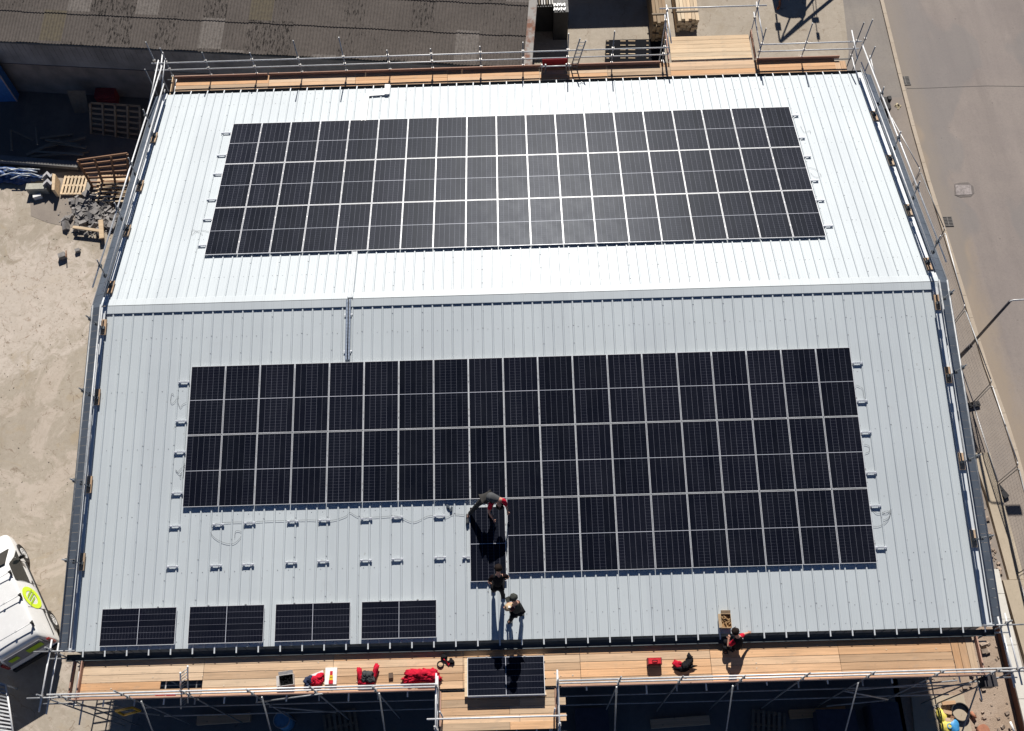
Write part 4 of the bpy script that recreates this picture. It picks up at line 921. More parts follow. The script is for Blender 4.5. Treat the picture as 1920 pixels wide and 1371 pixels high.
# ------------------------------------------------------------------ east side: street furniture
t = Thing('street_lamp', (18.12, .97, G), 'tall slim street lamp on the footway with its arm over the road', 'street lamp')
m = MB(); m.tube((18.12, .97, G), (18.15, .93, -6.6), .085, 10); m.tube((18.15, .93, -6.6), (18.2, .88, -3.0), .055, 10); t.part('column', m, pm('lamp_grey', (0.13, 0.12, 0.125), .5))
m = MB(); m.path([(18.2, .88, -3.02), (18.3, .88, -2.95), (18.9, .87, -2.9)], .03, 8); t.part('arm', m, M_GALV)
m = MB(); m.box((19.15, .86, -2.9), (.6, .28, .12)); t.part('lantern', m, M_GALVD)
_t = [at(*q, -5.95) for q in ((1669, 216), (1725, 321), (1771, 434), (1809, 579), (1859, 720), (1909, 875))]
ys = [p.y for p in _t] + [-8.1, -11.6, -15.1]; xs = [p.x for p in _t] + [18.32, 18.36, 18.4]
for i in range(8):
    a, b = V((xs[i], ys[i] - .06, G + .12)), V((xs[i + 1] + .02, ys[i + 1] + .06, G + .12)); h = V((0, 0, 1.95))
    t = Thing('temporary_fence', (a + b) / 2 - V((0, 0, .12)), '%s temporary wire fence panel from the far end of the footway' % ORD[i], 'fence', 'temporary fence panels along the footway')
    m = MB(); d = (b - a).normalized() * .12
    m.path([a, a + h - V((0, 0, .12)), a + h - V((0, 0, .03)) + d * .3, a + h + d], .021, 7); m.path([b, b + h - V((0, 0, .12)), b + h - V((0, 0, .03)) - d * .3, b + h - d], .021, 7)
    m.tube(a + h + d, b + h - d, .021); m.tube(a + V((0, 0, .1)), b + V((0, 0, .1)), .021); t.part('frame', m, M_GALVD if i % 2 else M_GALV)
    m = MB()
    for k in range(1, 28): p = a.lerp(b, k / 28); m.tube(p + V((0, 0, .1)), p + h, .0022, 4, cap=False)
    for k in range(1, 9): m.tube(a + h * k / 9, b + h * k / 9, .0022, 4, cap=False)
    t.part('mesh', m, M_GALVD)
for i in range(9):
    q = Matrix.Rotation(R(90 if i not in (5,) else 40) + .2 * ((i * 5) % 3 - 1), 3, 'Z')
    if i == 5: q = Matrix.Rotation(R(118), 3, 'Z')
    m = MB(); c = V((xs[i], ys[i], G + .066)); q2 = q @ Matrix.Rotation(R(90), 3, 'Z') if i not in (5,) else q
    m.box(c, (.66 if i != 5 else 1.2, .22, .11), q2)
    for k in (-.25, -.08, .1, .26): m.box(c + q2 @ V((k, 0, .066)), (.07, .1, .02), q2)
    single('rubber_block', m, M_BLACK, (c.x, c.y, G), '%s black rubber foot from the far end under the temporary fence' % ORD[i], 'fence foot', 'rubber feet of the temporary fence')
m = MB()
c = at(1655, 212); m.box(c + V((0, .1, .3)), (.35, .7, .6)); m.box(c + V((.18, .32, .55)), (.16, .2, .3)); single('black_bin', m, M_BLACK, c, 'small black bin beside the far right gable', 'bin')
def grate(px, py, w, d, label):
    t = Thing('drain_grate', at(px, py), label, 'drain', 'road drains'); c = at(px, py); c.z = G + .018
    m = MB(); m.box(c, (w, d, .02)); t.part('pit', m, M_BLACK)
    m = MB()
    for s in (-1, 1): m.box(c + V((s * w / 2, 0, .008)), (.03, d + .03, .03)); m.box(c + V((0, s * d / 2, .008)), (w - .03, .03, .03))
    for k in range(5): m.box(c + V((0, -d / 2 + d * (k + 1) / 6, .01)), (w - .03, .025, .02))
    m.box(c + V((0, 0, .012)), (.03, d - .03, .022)); t.part('bars', m, pm('cast_iron', (0.15, 0.135, 0.125), .6))
grate(1697, 152, .42, .5, 'far road drain at the kerb near the building corner'); grate(1777, 416, .40, .48, 'near road drain in the silt beyond the kerb')
t = Thing('manhole_cover', at(1807, 355), 'worn concrete filled manhole cover in the road', 'manhole cover'); c = at(1807, 357)
P = [at(*q, G + .014) for q in ((1789, 345), (1800, 343), (1815, 342), (1825, 350), (1827, 362), (1820, 369), (1800, 370), (1790, 366))]
m = MB(); m.prism(P[::-1], (0, 0, .006)); t.part('rim', m, pm('tar_rim', (0.16, 0.14, 0.13), .9))
m = MB(); m.prism([at(*q, G + .021) for q in ((1791, 347), (1820, 347), (1822, 365), (1793, 366))][::-1], (0, 0, .012)); t.part('cover', m, pm('cover_concrete', (0.30, 0.265, 0.255), .9, var=.4, scale=9))
m = MB(); rg = random.Random(3)
for k in range(14): 
    c = at(1683 + rg.gauss(0, 2.4), 199 + rg.gauss(0, 1.6)); m.box(V((c.x, c.y, G + .02)), (.09, .07, .02), Matrix.Rotation(rg.uniform(0, 3), 3, 'Z'))
o = m.build('spilt_plaster', pm('cream_plaster', (0.62, 0.52, 0.34), .9), None, at(1683, 199)); tag(o, 'small cream spill of crumbs on the far footway', 'spill', kind='stuff')
# road joints and cracks: thin tar lines
m = MB(); P = [at(*q, G + .014) for q in ((1700, 166), (1740, 165), (1790, 163), (1850, 161), (1925, 162))]
for a, b in zip(P, P[1:]): m.beam(a, b, .025, .004)
tag(m.build('road', pm('tar_joint', (0.16, 0.145, 0.135), .9)), kind='structure')
# low wall at the south-east corner
t = Thing('low_wall', (17.2, -11.5, G), 'low brick wall with pale concrete coping by the right corner', 'wall')
m = MB(); m.box((17.24, -12.6, G + .28), (.26, 9.2, .56)); t.part('brickwork', m, M_BRICK)
for i in range(10): m = MB(); m.box((17.24, -8.42 - i * .92, G + .605), (.40, .905, .09)); t.part('coping', m, M_COPE)
# rubble soil stones
m = MB(); rg = random.Random(9)
for k in range(520):
    x, y = rg.uniform(13.4, 17.0), rg.uniform(-14.2, -8.0)
    if rg.random() < .35: x, y = rg.uniform(17.2, 17.8), rg.uniform(-8, -3.4)
    if 13.3 < x < 15.5 and y < -12.2: continue
    s = abs(rg.gauss(0, .05)) + .015; m.box((x, y, G + s * .3), (s * 1.5, s, s * .8), Matrix.Rotation(rg.uniform(0, 6), 3, 'Z') @ Matrix.Rotation(rg.gauss(0, .4), 3, 'X'))
o = m.build('loose_stones', pm('pale_stones', (0.36, 0.28, 0.22), .9, var=.5, scale=5), None, (15.5, -11, G)); tag(o, 'scattered stones and brick bits on bare soil by the right corner', 'stones', kind='stuff')
# things on the concrete pad
PZ = G + .1
m = MB(); m.ring(at(1799, 1336, PZ) + V((0, 0, .07)), .32, .03, (0, 0, 1), .14); single('drain_ring', m, M_BLACK, at(1799, 1336, PZ), 'black plastic drainage ring lying on the concrete pad', 'ring')
M_YEL = pm('yellow_sack', (0.75, 0.62, 0.12), .6); M_BLU = pm('blue_sack', (0.06, 0.30, 0.60), .5)
t = Thing('cement_sack', at(1781, 1362, PZ), 'blue and yellow cement sack lying on the concrete pad', 'sack'); c = at(1781, 1362, PZ + .08)
m = MB(); m.blob(c + V((-.08, 0, 0)), (.24, .22, .1), None, 2, .15, 3); t.part('sack', m, M_YEL)
m = MB(); m.blob(c + V((.14, 0, .015)), (.19, .22, .095), None, 5, .12, 3); t.part('printed_end', m, M_BLU)
m = MB(); m.ring(c + V((-.04, 0, .105)), .09, .025, (0, 0, 1), .012, 20); t.part('printed_ring', m, M_BLU)
m = MB(); c = at(1767, 1343, PZ + .07); m.blob(c, (.16, .3, .09), Matrix.Rotation(.3, 3, 'Z'), 8, .2, 3); single('sack', m, M_YEL, c, 'creased yellow sack beside the drainage ring', 'sack')
for a, b, lb in (((1768, 1334), (1784, 1337), 'pale offcut lying across the yellow sack'), ((1772, 1349), (1788, 1351), 'pale offcut below the yellow sack'), ((1786, 1343), (1784, 1352), 'short brown offcut beside the ring'), ((1766, 1319), (1791, 1317), 'orange brown timber offcut at the far edge of the pad')):
    m = MB(); m.beam(at(*a, PZ + .12), at(*b, PZ + .12), .12, .07); single('offcut', m, M_OLDW if 'brown' in lb and 'orange' not in lb else M_BOARD, at(*a, PZ), lb, 'offcut', 'timber offcuts on the pad')
m = MB(); c = at(1746, 1340, PZ + .01); m.ring(c, .2, .012, (0, 0, 1), .012, 24); single('wire_coil', m, M_GALVD, c, 'thin wire coil on the pad near the shade edge', 'coil')
m = MB(); rg = random.Random(4)
for k in range(10): c = at(1750 + rg.gauss(0, 4), 1326 + rg.gauss(0, 3), PZ + .02); m.beam(c, c + V((rg.uniform(-.12, .12), rg.uniform(-.1, .1), .02)), .02, .02)
o = m.build('fixings', M_GALVD, None, at(1750, 1326, PZ)); tag(o, 'loose scatter of steel fittings on the concrete pad', 'fittings', kind='stuff')
m = MB(); m.tube(at(1894, 1353, -7.8), at(1903, 1375, -7.8), .04); single('white_pipe', m, M_WHITE, at(1896, 1357), 'short white pipe on soil beside the brick wall', 'pipe')
m = MB(); m.tube(at(1838, 1371), at(1838, 1371) + V((.02, 0, .3)), .16, 14, .2); single('clay_pot', m, pm('terracotta', (0.40, 0.17, 0.10), .8), at(1838, 1371), 'terracotta pot standing on the soil at the lower edge', 'pot')
m = MB(); m.tube(at(1820, 1335, -7.9), at(1829, 1347, -7.9), .07); single('clay_pipe', m, pm('terracotta', (0, 0, 0)), at(1824, 1340), 'broken clay pipe lying on soil beside the pad', 'pipe')
m = MB(); c = at(1852, 1272, -2.4); m.box(c + V((0, -.1, -.1)), (.34, .3, .5)); m.box(c + V((0, -.1, .16)), (.38, .34, .03)); single('tool_box', m, pm('dark_bin', (0.04, 0.036, 0.04), .6), c, 'dark square bin hung at the right end of the near scaffold', 'bin')
# stores in the shade under the near scaffold
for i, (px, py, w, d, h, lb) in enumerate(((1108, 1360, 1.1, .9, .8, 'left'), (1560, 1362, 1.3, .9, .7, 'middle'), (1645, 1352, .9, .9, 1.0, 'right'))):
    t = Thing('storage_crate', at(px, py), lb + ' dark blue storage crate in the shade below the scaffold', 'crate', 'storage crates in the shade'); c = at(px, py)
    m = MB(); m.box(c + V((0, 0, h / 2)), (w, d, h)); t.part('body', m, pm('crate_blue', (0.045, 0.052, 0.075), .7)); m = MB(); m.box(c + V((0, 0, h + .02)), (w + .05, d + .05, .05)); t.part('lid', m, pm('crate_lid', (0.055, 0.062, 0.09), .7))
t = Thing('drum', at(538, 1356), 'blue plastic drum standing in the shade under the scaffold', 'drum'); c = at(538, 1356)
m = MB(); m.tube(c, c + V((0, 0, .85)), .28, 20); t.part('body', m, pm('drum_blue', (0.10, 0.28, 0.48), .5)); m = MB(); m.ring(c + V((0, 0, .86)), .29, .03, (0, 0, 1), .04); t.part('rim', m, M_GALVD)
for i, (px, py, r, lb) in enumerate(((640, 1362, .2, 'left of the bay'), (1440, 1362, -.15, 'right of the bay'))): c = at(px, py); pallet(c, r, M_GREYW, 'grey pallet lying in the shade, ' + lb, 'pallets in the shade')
for i, (a, b, lb) in enumerate((((370, 1352), (470, 1345), 'left'), ((1220, 1358), (1330, 1350), 'right'), ((1480, 1340), (1585, 1333), 'far right'))):
    for k in range(1): m = MB(); m.beam(at(*a, -7.9), at(*b, -7.9), .3, .16); single('board_pile', m, M_BOARD, at(*a), lb + ' low pile of spare scaffold boards in the shade below', 'boards', 'spare boards in the shade')
m = MB(); rg = random.Random(31)
for k in range(520):
    px, py = rg.uniform(0, 190), rg.uniform(370, 1040)
    if px > 240 - py * .12: continue
    s = abs(rg.gauss(0, .009)) + .006; m.box(at(px, py) + V((0, 0, s * .3)), (s * rg.uniform(1, 2), s, s * .7), Matrix.Rotation(rg.uniform(0, 6), 3, 'Z'))
o = m.build('grit', pm('yard_grit', (0.30, 0.25, 0.20), .9, var=.6, scale=3), None, (-19, 0, G)); tag(o, 'small stones and grit scattered over the open west yard', 'grit', kind='stuff')
# cage rack at the bottom left
t = Thing('mesh_rack', at(-10, 1330), 'galvanised slatted steel rack at the lower left corner', 'rack')
a, b = at(11, 1284, -7.1), at(27, 1390, -7.1); a2, b2 = at(-70, 1262, -7.1), at(-60, 1380, -7.1)
m = MB(); m.tube(a, b, .035); m.tube(a2, b2, .035); m.tube(a, a2, .03)
for p in (a, b, a2, b2): m.tube(V((p.x, p.y, G)), p, .03)
t.part('frame', m, M_GALV)
for i in range(15):
    m = MB(); m.beam(a.lerp(b, (i + .5) / 15), a2.lerp(b2, (i + .5) / 15), .05, .03); t.part('slat', m, M_GALV if i > 4 else M_GALVD)
for i in range(6):
    m = MB(); p = a.lerp(b, .45 + i * .09) + V((-.25 - .04 * (i % 3), 0, -.05)); m.tube(p + V((0, -.09, -.1)), p + V((-.5, .02, -.04)), .03); t.part('tube', m, M_GALV)

# ------------------------------------------------------------------ van
vr, vf = at(98, 1164, -7.67), at(42.5, 1039, -7.67); VX = (vf - vr); VX.z = 0; VX.normalize(); VY = V((-VX.y, VX.x, 0))   # forward, left
VO = V((vr.x, vr.y, G)) + VY * .92
VM = Matrix.Translation(VO) @ Matrix((VX, VY, V((0, 0, 1)))).transposed().to_4x4()
van = empty('parked_van', mat=VM, label='white van with roof bars and lime green ring signs parked in the yard', cat='van')
WB = (vf - vr).length
def vpart(name, mb, mat, parent=None, smooth=False):
    o = mb.build(name, mat, parent or van)
    if smooth:
        for p in o.data.polygons: p.use_smooth = True
    return o
M_VAN = pm('white_van_paint', (0.72, 0.72, 0.715), .25, 0, .45, .06, 2); M_VGLASS = pm('van_glass', (0.014, 0.017, 0.018), .08, 0, .6, .1, 1); M_VTRIM = pm('van_trim', (0.02, 0.02, 0.022), .5)
#  stations: x, roof z, roof half width, belt z, belt half width, sill half width
ST_ = [(-1.0, .95, .80, .75, .90, .88), (-.98, 1.86, .74, 1.02, .94, .92), (-.6, 1.93, .78, 1.06, .965, .955), (.6, 1.96, .79, 1.07, .975, .965), (1.7, 1.95, .78, 1.06, .975, .965), (2.15, 1.90, .75, 1.05, .97, .965), (2.75, 1.45, .80, 1.04, .96, .96), (3.15, 1.12, .85, .98, .945, .95), (3.75, .98, .78, .86, .88, .90), (3.98, .75, .62, .66, .74, .78)]
def ring(st):
    x, rz, rw, bz, bw, sw = st; h = [(0, rz + .02), (rw * .6, rz + .015), (rw - .05, rz), (rw, rz - .05), (rw + (bw - rw) * .5, (rz + bz) / 2 + .02), (bw, bz), (bw + .005, (bz + .45) / 2 + .1), (sw, .45), (sw - .04, .28), (0, .26)]
    return [V((x, -y, z)) for y, z in h] + [V((x, y, z)) for y, z in h[-2:0:-1]]
m = MB(); RG = [[m.bm.verts.new(p) for p in ring(s)] for s in ST_]
for A, Bq in zip(RG, RG[1:]):
    n = len(A)
    for i in range(n): m.bm.faces.new((A[i], A[(i + 1) % n], Bq[(i + 1) % n], Bq[i]))
m.bm.faces.new(RG[0]); m.bm.faces.new(RG[-1][::-1])
body = vpart('body', m, M_VAN, None, True)
bv = body.modifiers.new('s', 'SUBSURF'); bv.levels = bv.render_levels = 2
for k in (0, 1):
    pass
def side_pt(x, f, off=.012, sgn=-1):
    """f: 0 at the belt line, 1 at the roof edge"""
    for s0, s1 in zip(ST_, ST_[1:]):
        if s0[0] <= x <= s1[0]:
            u = (x - s0[0]) / (s1[0] - s0[0]); v = [a + (b - a) * u for a, b in zip(s0, s1)]
            bz, rz = v[3], v[1] - .06; bw, rw = v[4], v[2]
            z = bz + (rz - bz) * f; y = bw + (rw - bw) * f; return V((x, sgn * (y + off), z))
for sgn in (-1, 1):
    m = MB(); P = [side_pt(x, .05, .004, sgn) for x in (1.45, 1.9, 2.4, 2.95)] + [side_pt(2.6, .55, .004, sgn), side_pt(2.2, .97, .004, sgn), side_pt(1.8, .99, .004, sgn), side_pt(1.45, .99, .004, sgn)]
    m.prism(P, (0, sgn * .008, .002)); vpart('side_window', m, M_VGLASS)
    for xs_ in ((1.42, 1.42), (.28, .28), (2.42, 2.30)):
        m = MB(); 
        for f0, f1 in ((-.75, -.4), (-.4, 0), (0, .45), (.45, .93)):
            a, b = side_pt(xs_[0] + (xs_[1] - xs_[0]) * max(0, f0), f0, .002 - .06 * max(0, -f0) , sgn), side_pt(xs_[0] + (xs_[1] - xs_[0]) * max(0, f1), f1, .002 - .06 * max(0, -f1), sgn); m.beam(a, b, .014, .012)
        vpart('door_seam', m, M_VTRIM)
    m = MB(); m.beam(side_pt(-.8, -.05, .006, sgn), side_pt(.28, -.05, .006, sgn), .02, .02); vpart('door_runner', m, M_VTRIM)
    # handles, mirror, wheels
    m = MB(); m.box(side_pt(1.45, -.12, .012, sgn), (.16, .03, .035)); m.box(side_pt(.2, -.1, .012, sgn), (.16, .03, .035)); vpart('handle', m, M_VTRIM)
    m = MB(); p = side_pt(2.5, .05, .14, sgn); m.blob(p + V((0, 0, .1)), (.07, .11, .13), None, 1, .05, 2); m.tube(side_pt(2.52, 0, -.02, sgn), p, .025); vpart('mirror', m, M_VTRIM)
    m = MB(); m.box((1.0, sgn * .985, .62), (3.0, .03, .1)); m.box((1.0, sgn * .985, .62), (2.9, .036, .06)); vpart('rub_strip', m, M_VTRIM)
    for wx in (0, WB):
        m = MB(); m.tube((wx, sgn * .74, .33), (wx, sgn * .965, .33), .33, 28); wv = vpart('wheel', m, M_BLACK)
        m = MB(); m.ring((wx, sgn * .97, .33), .23, .05, (0, 1, 0), .03); 
        for k in range(7): a = 2 * math.pi * k / 7; m.beam((wx, sgn * .97, .33), (wx + .2 * math.cos(a), sgn * .97, .33 + .2 * math.sin(a)), .04, .02, (0, 1, 0))
        m.tube((wx, sgn * .95, .33), (wx, sgn * .985, .33), .06, 12); vpart('rim', m, M_GALV, wv)
        m = MB(); m.ring((wx, sgn * .952, .36), .40, .06, (0, 1, 0), .05); vpart('wheel_arch', m, M_VTRIM)
m = MB(); m.prism([V((2.22, -.66, 1.885)), V((2.22, .66, 1.885)), V((3.02, .80, 1.23)), V((3.02, -.80, 1.23))][::-1], (.015, 0, .02)); vpart('windscreen', m, M_VGLASS)
m = MB(); m.beam((2.98, -.55, 1.30), (2.75, .05, 1.49), .02, .02); m.beam((2.98, .2, 1.3), (2.72, .6, 1.5), .02, .02); vpart('wiper', m, M_VTRIM)
for x in (1.72, .72, -.45):
    m = MB(); m.tube((x, -.78, 2.12), (x, .78, 2.12), .018)
    m.box((x, -.2, 2.14), (.05, .06, .06)); vb = vpart('roof_bar', m, M_GALV); m = MB()
    for y in (-.76, .76): m.beam((x, y, 1.97), (x, y, 2.16), .05, .06); m.beam((x - .12, y, 1.98), (x + .12, y, 1.98), .05, .03)
    vpart('foot', m, M_VTRIM, vb)
# rear: upper doors greyed in colour for their shade, bumper, lights
m = MB(); m.prism([V((-1.0, -.78, 1.02)), V((-1.0, .78, 1.02)), V((-.99, .66, 1.78)), V((-.99, -.66, 1.78))], (-.03, 0, 0)); vpart('rear_shade', m, pm('shaded_rear_grey', (0.20, 0.20, 0.22), .5))
m = MB(); m.box((-1.03, 0, .52), (.1, 1.7, .22)); vpart('bumper', m, M_VTRIM)
LIME = pm('lime_vinyl', (0.62, 0.80, 0.03), .4, 0, .4, .03); DLIME = pm('green_vinyl', (0.33, 0.50, 0.02), .4, 0, .4, .05)
m = MB(); m.box((-1.04, -.35, 1.42), (.012, .55, .36)); vpart('green_sign', m, DLIME)
m = MB(); m.box((-1.04, .42, 1.42), (.012, .32, .28)); m.box((-1.045, .42, 1.42), (.012, .1, .12)); vpart('green_sign', m, DLIME)
for sgn in (-1, 1):
    m = MB(); m.box((-1.0, sgn * .86, 1.15), (.06, .1, .6)); vpart('tail_lamp', m, pm('tail_red', (0.25, 0.02, 0.02), .3))
# lime ring logo with three slanting strokes on the side panel
def disc_on_side(sgn):
    m = MB(); cx, r0 = .72, .47
    def P(a, r): 
        x = cx + r * math.cos(a); f = .42 + r * math.sin(a) / 0.84; return side_pt(x, f, .016, sgn)
    n = 40
    for i in range(n):
        a, b = 2 * math.pi * i / n, 2 * math.pi * (i + 1) / n; m.prism([P(a, r0), P(b, r0), P(b, r0 * .62), P(a, r0 * .62)], (0, sgn * .004, 0))
    vpart('ring_sign', m, LIME)
    m = MB()
    for k in (-.16, 0, .16):
        m.prism([P(2.3, abs(k) + .26) + V((k, 0, 0)), P(-.85, .3 - abs(k) * .4) + V((k, 0, 0)), P(-.75, .3 - abs(k) * .4) + V((k + .06, 0, 0)), P(2.2, .26) + V((k + .06, 0, 0))], (0, sgn * .008, 0))
    vpart('sign_stroke', m, DLIME)
for sgn in (-1, 1): disc_on_side(sgn)

# ------------------------------------------------------------------ things on the near deck and roof
RED = pm('red_cloth', (0.50, 0.012, 0.035), .85, var=.3, scale=18); GREYC = pm('grey_cloth', (0.055, 0.058, 0.06), .9, var=.4, scale=18); BLK_C = pm('black_cloth', (0.012, 0.012, 0.014), .9, var=.4, scale=20)
CARD = pm('cardboard', (0.46, 0.33, 0.20), .85); TOOLRED = pm('red_plastic', (0.55, 0.02, 0.03), .4)
def cloth(m, c, d, rot, seed, amp=.45): m.blob(c + V((0, 0, d[2] * .7)), d, Matrix.Rotation(rot, 3, 'Z'), seed, amp, 4)
# stack of panels on the loading bay
cx, cy = (-1.85 + .48) / 2 + .002, (-11.64 - 12.80) / 2
for k in range(7):
    z = DZ + .09 + k * .0365; lb = 'topmost solar panel of the stack on the loading bay' if k == 6 else '%s solar panel from the bottom of the loading bay stack' % ORD[k]
    panel(Matrix.Translation((cx + .006 * math.sin(k * 2.1), cy + .004 * math.cos(k * 3.3), z)) @ Matrix.Rotation(R(90) + .003 * math.sin(k), 4, 'Z'), lb, 'solar panels stacked on the loading bay')
t = Thing('pallet', (cx, cy, DZ + .019), 'pale timber pallet under the stack of solar panels', 'pallet')
for k in range(3): m = MB(); m.box((cx, cy - .5 + k * .5, DZ + .036), (2.42, .09, .034)); t.part('bearer', m, M_PINE)
m = MB(); m.box((cx - 1.22, cy, DZ + .1), (.08, 1.1, .16)); t.part('end_board', m, M_PINE)
for _m in (RED, GREYC, BLK_C): _m.node_tree.nodes['Principled BSDF'].inputs['Specular IOR Level'].default_value = 0.12
def open_box(name, c, w, d, h, rot, mat, inner, label, cat, flaps=True):
    t = Thing(name, c, label, cat); q = Matrix.Rotation(rot, 3, 'Z')
    m = MB(); th = .012
    for s in (-1, 1): m.box(c + q @ V((s * w / 2, 0, h / 2)), (th, d, h), q); m.box(c + q @ V((0, s * d / 2, h / 2)), (w - th, th, h), q)
    m.box(c + q @ V((0, 0, .01)), (w - th, d - th, .015), q); t.part('box', m, mat)
    if flaps:
        for a, b, r in ((V((0, d / 2 + .05, h + .02)), (w, .11, .008), Matrix.Rotation(.5, 3, 'X')), (V((-w / 2 - .04, 0, h - .01)), (.09, d, .008), Matrix.Rotation(-.5, 3, 'Y'))):
            m = MB(); m.box(c + q @ a, b, q @ r); t.part('flap', m, mat)
    m = MB(); rg = random.Random(int(w * 1000)); m.box(c + q @ V((0, 0, h * .3)), (w - .03, d - .03, .02), q)
    for k in range(16): m.box(c + q @ V((rg.uniform(-.38, .38) * w, rg.uniform(-.38, .38) * d, h * .45 + rg.uniform(0, .05))), (.09, .03, .03), Matrix.Rotation(rg.uniform(0, 3), 3, 'Z'))
    t.part('contents', m, inner); return t
D = lambda x, y, dz=0.02: at(x, y, DZ + dz)
open_box('carton', D(539, 1277), .44, .32, .2, .12, pm('white_card', (0.62, 0.58, 0.54), .8), pm('black_lining', (0.008, 0.008, 0.009), .95, 0, .05), 'open white carton with a black lining at the left of the red clothes', 'carton')
m = MB(); m.beam(D(583, 1268, .05), D(606, 1259, .05), .07, .03); single('board', m, M_WHITE, D(595, 1264), 'narrow white strip lying slanting near the white carton', 'strip')
t = Thing('bag', D(588, 1278), 'small red and navy cloth bag beside the white carton', 'bag'); m = MB(); cloth(m, D(595, 1275), (.2, .14, .1), .2, 5); t.part('bag', m, RED); m = MB(); cloth(m, D(579, 1278), (.13, .12, .1), .5, 6); t.part('cover', m, pm('navy_cloth', (0.02, 0.03, 0.07), .9))
t = Thing('tile_board', D(621, 1268), 'white rectangular sheet with a red and yellow marker tower on it', 'sheet'); m = MB(); m.box(D(621, 1268, .06), (.36, .5, .1)); t.part('sheet', m, M_WHITE)
c = D(621, 1270, .12); m = MB(); m.box(c + V((0, -.14, .01)), (.13, .1, .03)); m.box(c + V((0, .12, .01)), (.08, .12, .03)); t.part('red_band', m, TOOLRED); m = MB(); m.box(c + V((0, -.05, .01)), (.11, .07, .035)); m.box(c + V((0, .03, .01)), (.1, .05, .035)); t.part('yellow_band', m, pm('sun_yellow', (0.75, 0.48, 0.02), .5))
t = Thing('jacket', D(688, 1270), 'red jacket with two upturned sleeves under a grey hood', 'jacket'); m = MB(); c = D(689, 1275)
m.blob(c + V((0, 0, .1)), (.26, .2, .13), None, 11, .35, 4); m.blob(c + V((-.22, .16, .12)), (.08, .2, .09), Matrix.Rotation(.2, 3, 'Z'), 12, .3, 3); m.blob(c + V((.24, .22, .12)), (.09, .22, .09), Matrix.Rotation(-.35, 3, 'Z'), 13, .3, 3); t.part('cloth', m, RED)
m = MB(); m.blob(c + V((.04, .05, .22)), (.2, .16, .12), None, 14, .35, 4); t.part('hood', m, GREYC)
m = MB(); m.box(D(733, 1267, .05), (.13, .16, .1), Matrix.Rotation(.1, 3, 'Z')); single('small_box', m, pm('brown_box', (0.12, 0.075, 0.05), .7), D(733, 1267), 'small brown box alone between the two red jackets', 'box')
m = MB(); c = D(791, 1269)
cloth(m, c, (.5, .17, .13), .08, 21, .5); cloth(m, c + V((.3, .02, 0)), (.25, .2, .14), -.5, 22, .45); cloth(m, c + V((-.3, -.05, 0)), (.25, .14, .08), .2, 23, .45)
single('jacket', m, RED, c, 'large crumpled red jacket by the left loading bay post', 'jacket')
t = Thing('harness', D(834, 1240), 'black and red safety harness dropped on the deck boards', 'harness')
m = MB(); m.ring(D(826, 1246, .03), .11, .03, (0, 0.2, 1), .05); m.blob(D(832, 1232, .06), (.09, .1, .07), None, 31, .4, 3); m.blob(D(846, 1241, .05), (.09, .1, .06), None, 32, .4, 3); m.path([D(832, 1226, .04), D(830, 1232, .1), D(838, 1240, .08), D(846, 1243, .05)], .025); t.part('strap', m, BLK_C)
m = MB(); m.path([D(832, 1236, .1), D(838, 1241, .09), D(841, 1248, .04), D(843, 1243, .08)], .022); t.part('webbing', m, RED)
t = Thing('tool_case', D(1226, 1243), 'red plastic tool case standing on the deck right of the bay', 'tool case'); c = D(1226, 1242)
m = MB(); m.box(c + V((0, 0, .12)), (.44, .2, .22)); t.part('body', m, pm('case_dark', (0.16, 0.02, 0.025), .5)); m = MB(); m.box(c + V((0, 0, .245)), (.38, .17, .03)); t.part('lid', m, TOOLRED); m = MB(); m.path([c + V((-.08, 0, .26)), c + V((-.07, 0, .31)), c + V((.07, 0, .31)), c + V((.08, 0, .26))], .012); t.part('handle', m, M_VTRIM)
t = Thing('jacket', D(1280, 1247), 'black jacket with a red lining thrown down beside the tool case', 'jacket'); m = MB(); c = D(1285, 1247)
m.blob(c + V((.03, 0, .08)), (.2, .13, .1), Matrix.Rotation(.8, 3, 'Z'), 41, .5, 4); m.blob(c + V((-.05, -.1, .06)), (.26, .08, .06), Matrix.Rotation(.1, 3, 'Z'), 42, .5, 3); m.blob(c + V((.14, .18, .07)), (.1, .12, .08), None, 43, .5, 3); t.part('cloth', m, BLK_C)
m = MB(); m.blob(c + V((-.24, .02, .06)), (.14, .1, .06), Matrix.Rotation(-.4, 3, 'Z'), 44, .5, 3); t.part('lining', m, RED)
for i, (px, lb) in enumerate(((300, 'left'), (320, 'right'))):
    m = MB(); p = aty(px, 1304.5, -12.58); m.box((p.x, -12.57, p.z), (.28, .02, .09)); single('red_tape', m, TOOLRED, p, lb + ' strip of red tape on the toe board near the hatch', 'tape', 'red tape on the toe board')
open_box('fixings_box', ronf(1360, 1166, -1, .03), .3, .42, .16, -.02, CARD, pm('brass_fittings', (0.30, 0.18, 0.08), .5), 'open cardboard box of brown fittings at the roof edge', 'box')
for i, (px, py, r, lb) in enumerate(((840, 950, .5, 'left'), (846, 955, -.3, 'right'))):
    m = MB(); c = ronf(px, py, -1, .05); m.blob(c - V((0, 0, .02)), (.045, .1, .03), Matrix.Rotation(r, 3, 'Z'), 50 + i, .25, 3); single('glove', m, pm('slate_glove', (0.05, 0.065, 0.085), .9), c, lb + ' slate grey glove lying on the roof below the near panels', 'glove', 'work gloves on the roof')
m = MB(); rg = random.Random(77)
for k in range(34):
    x = rg.uniform(-13, 13); y = rg.uniform(-12.3, -11.5); s = rg.uniform(.012, .03); m.box((x, y, DZ + .025), (s * 1.6, s, .01), Matrix.Rotation(rg.uniform(0, 3), 3, 'Z'))
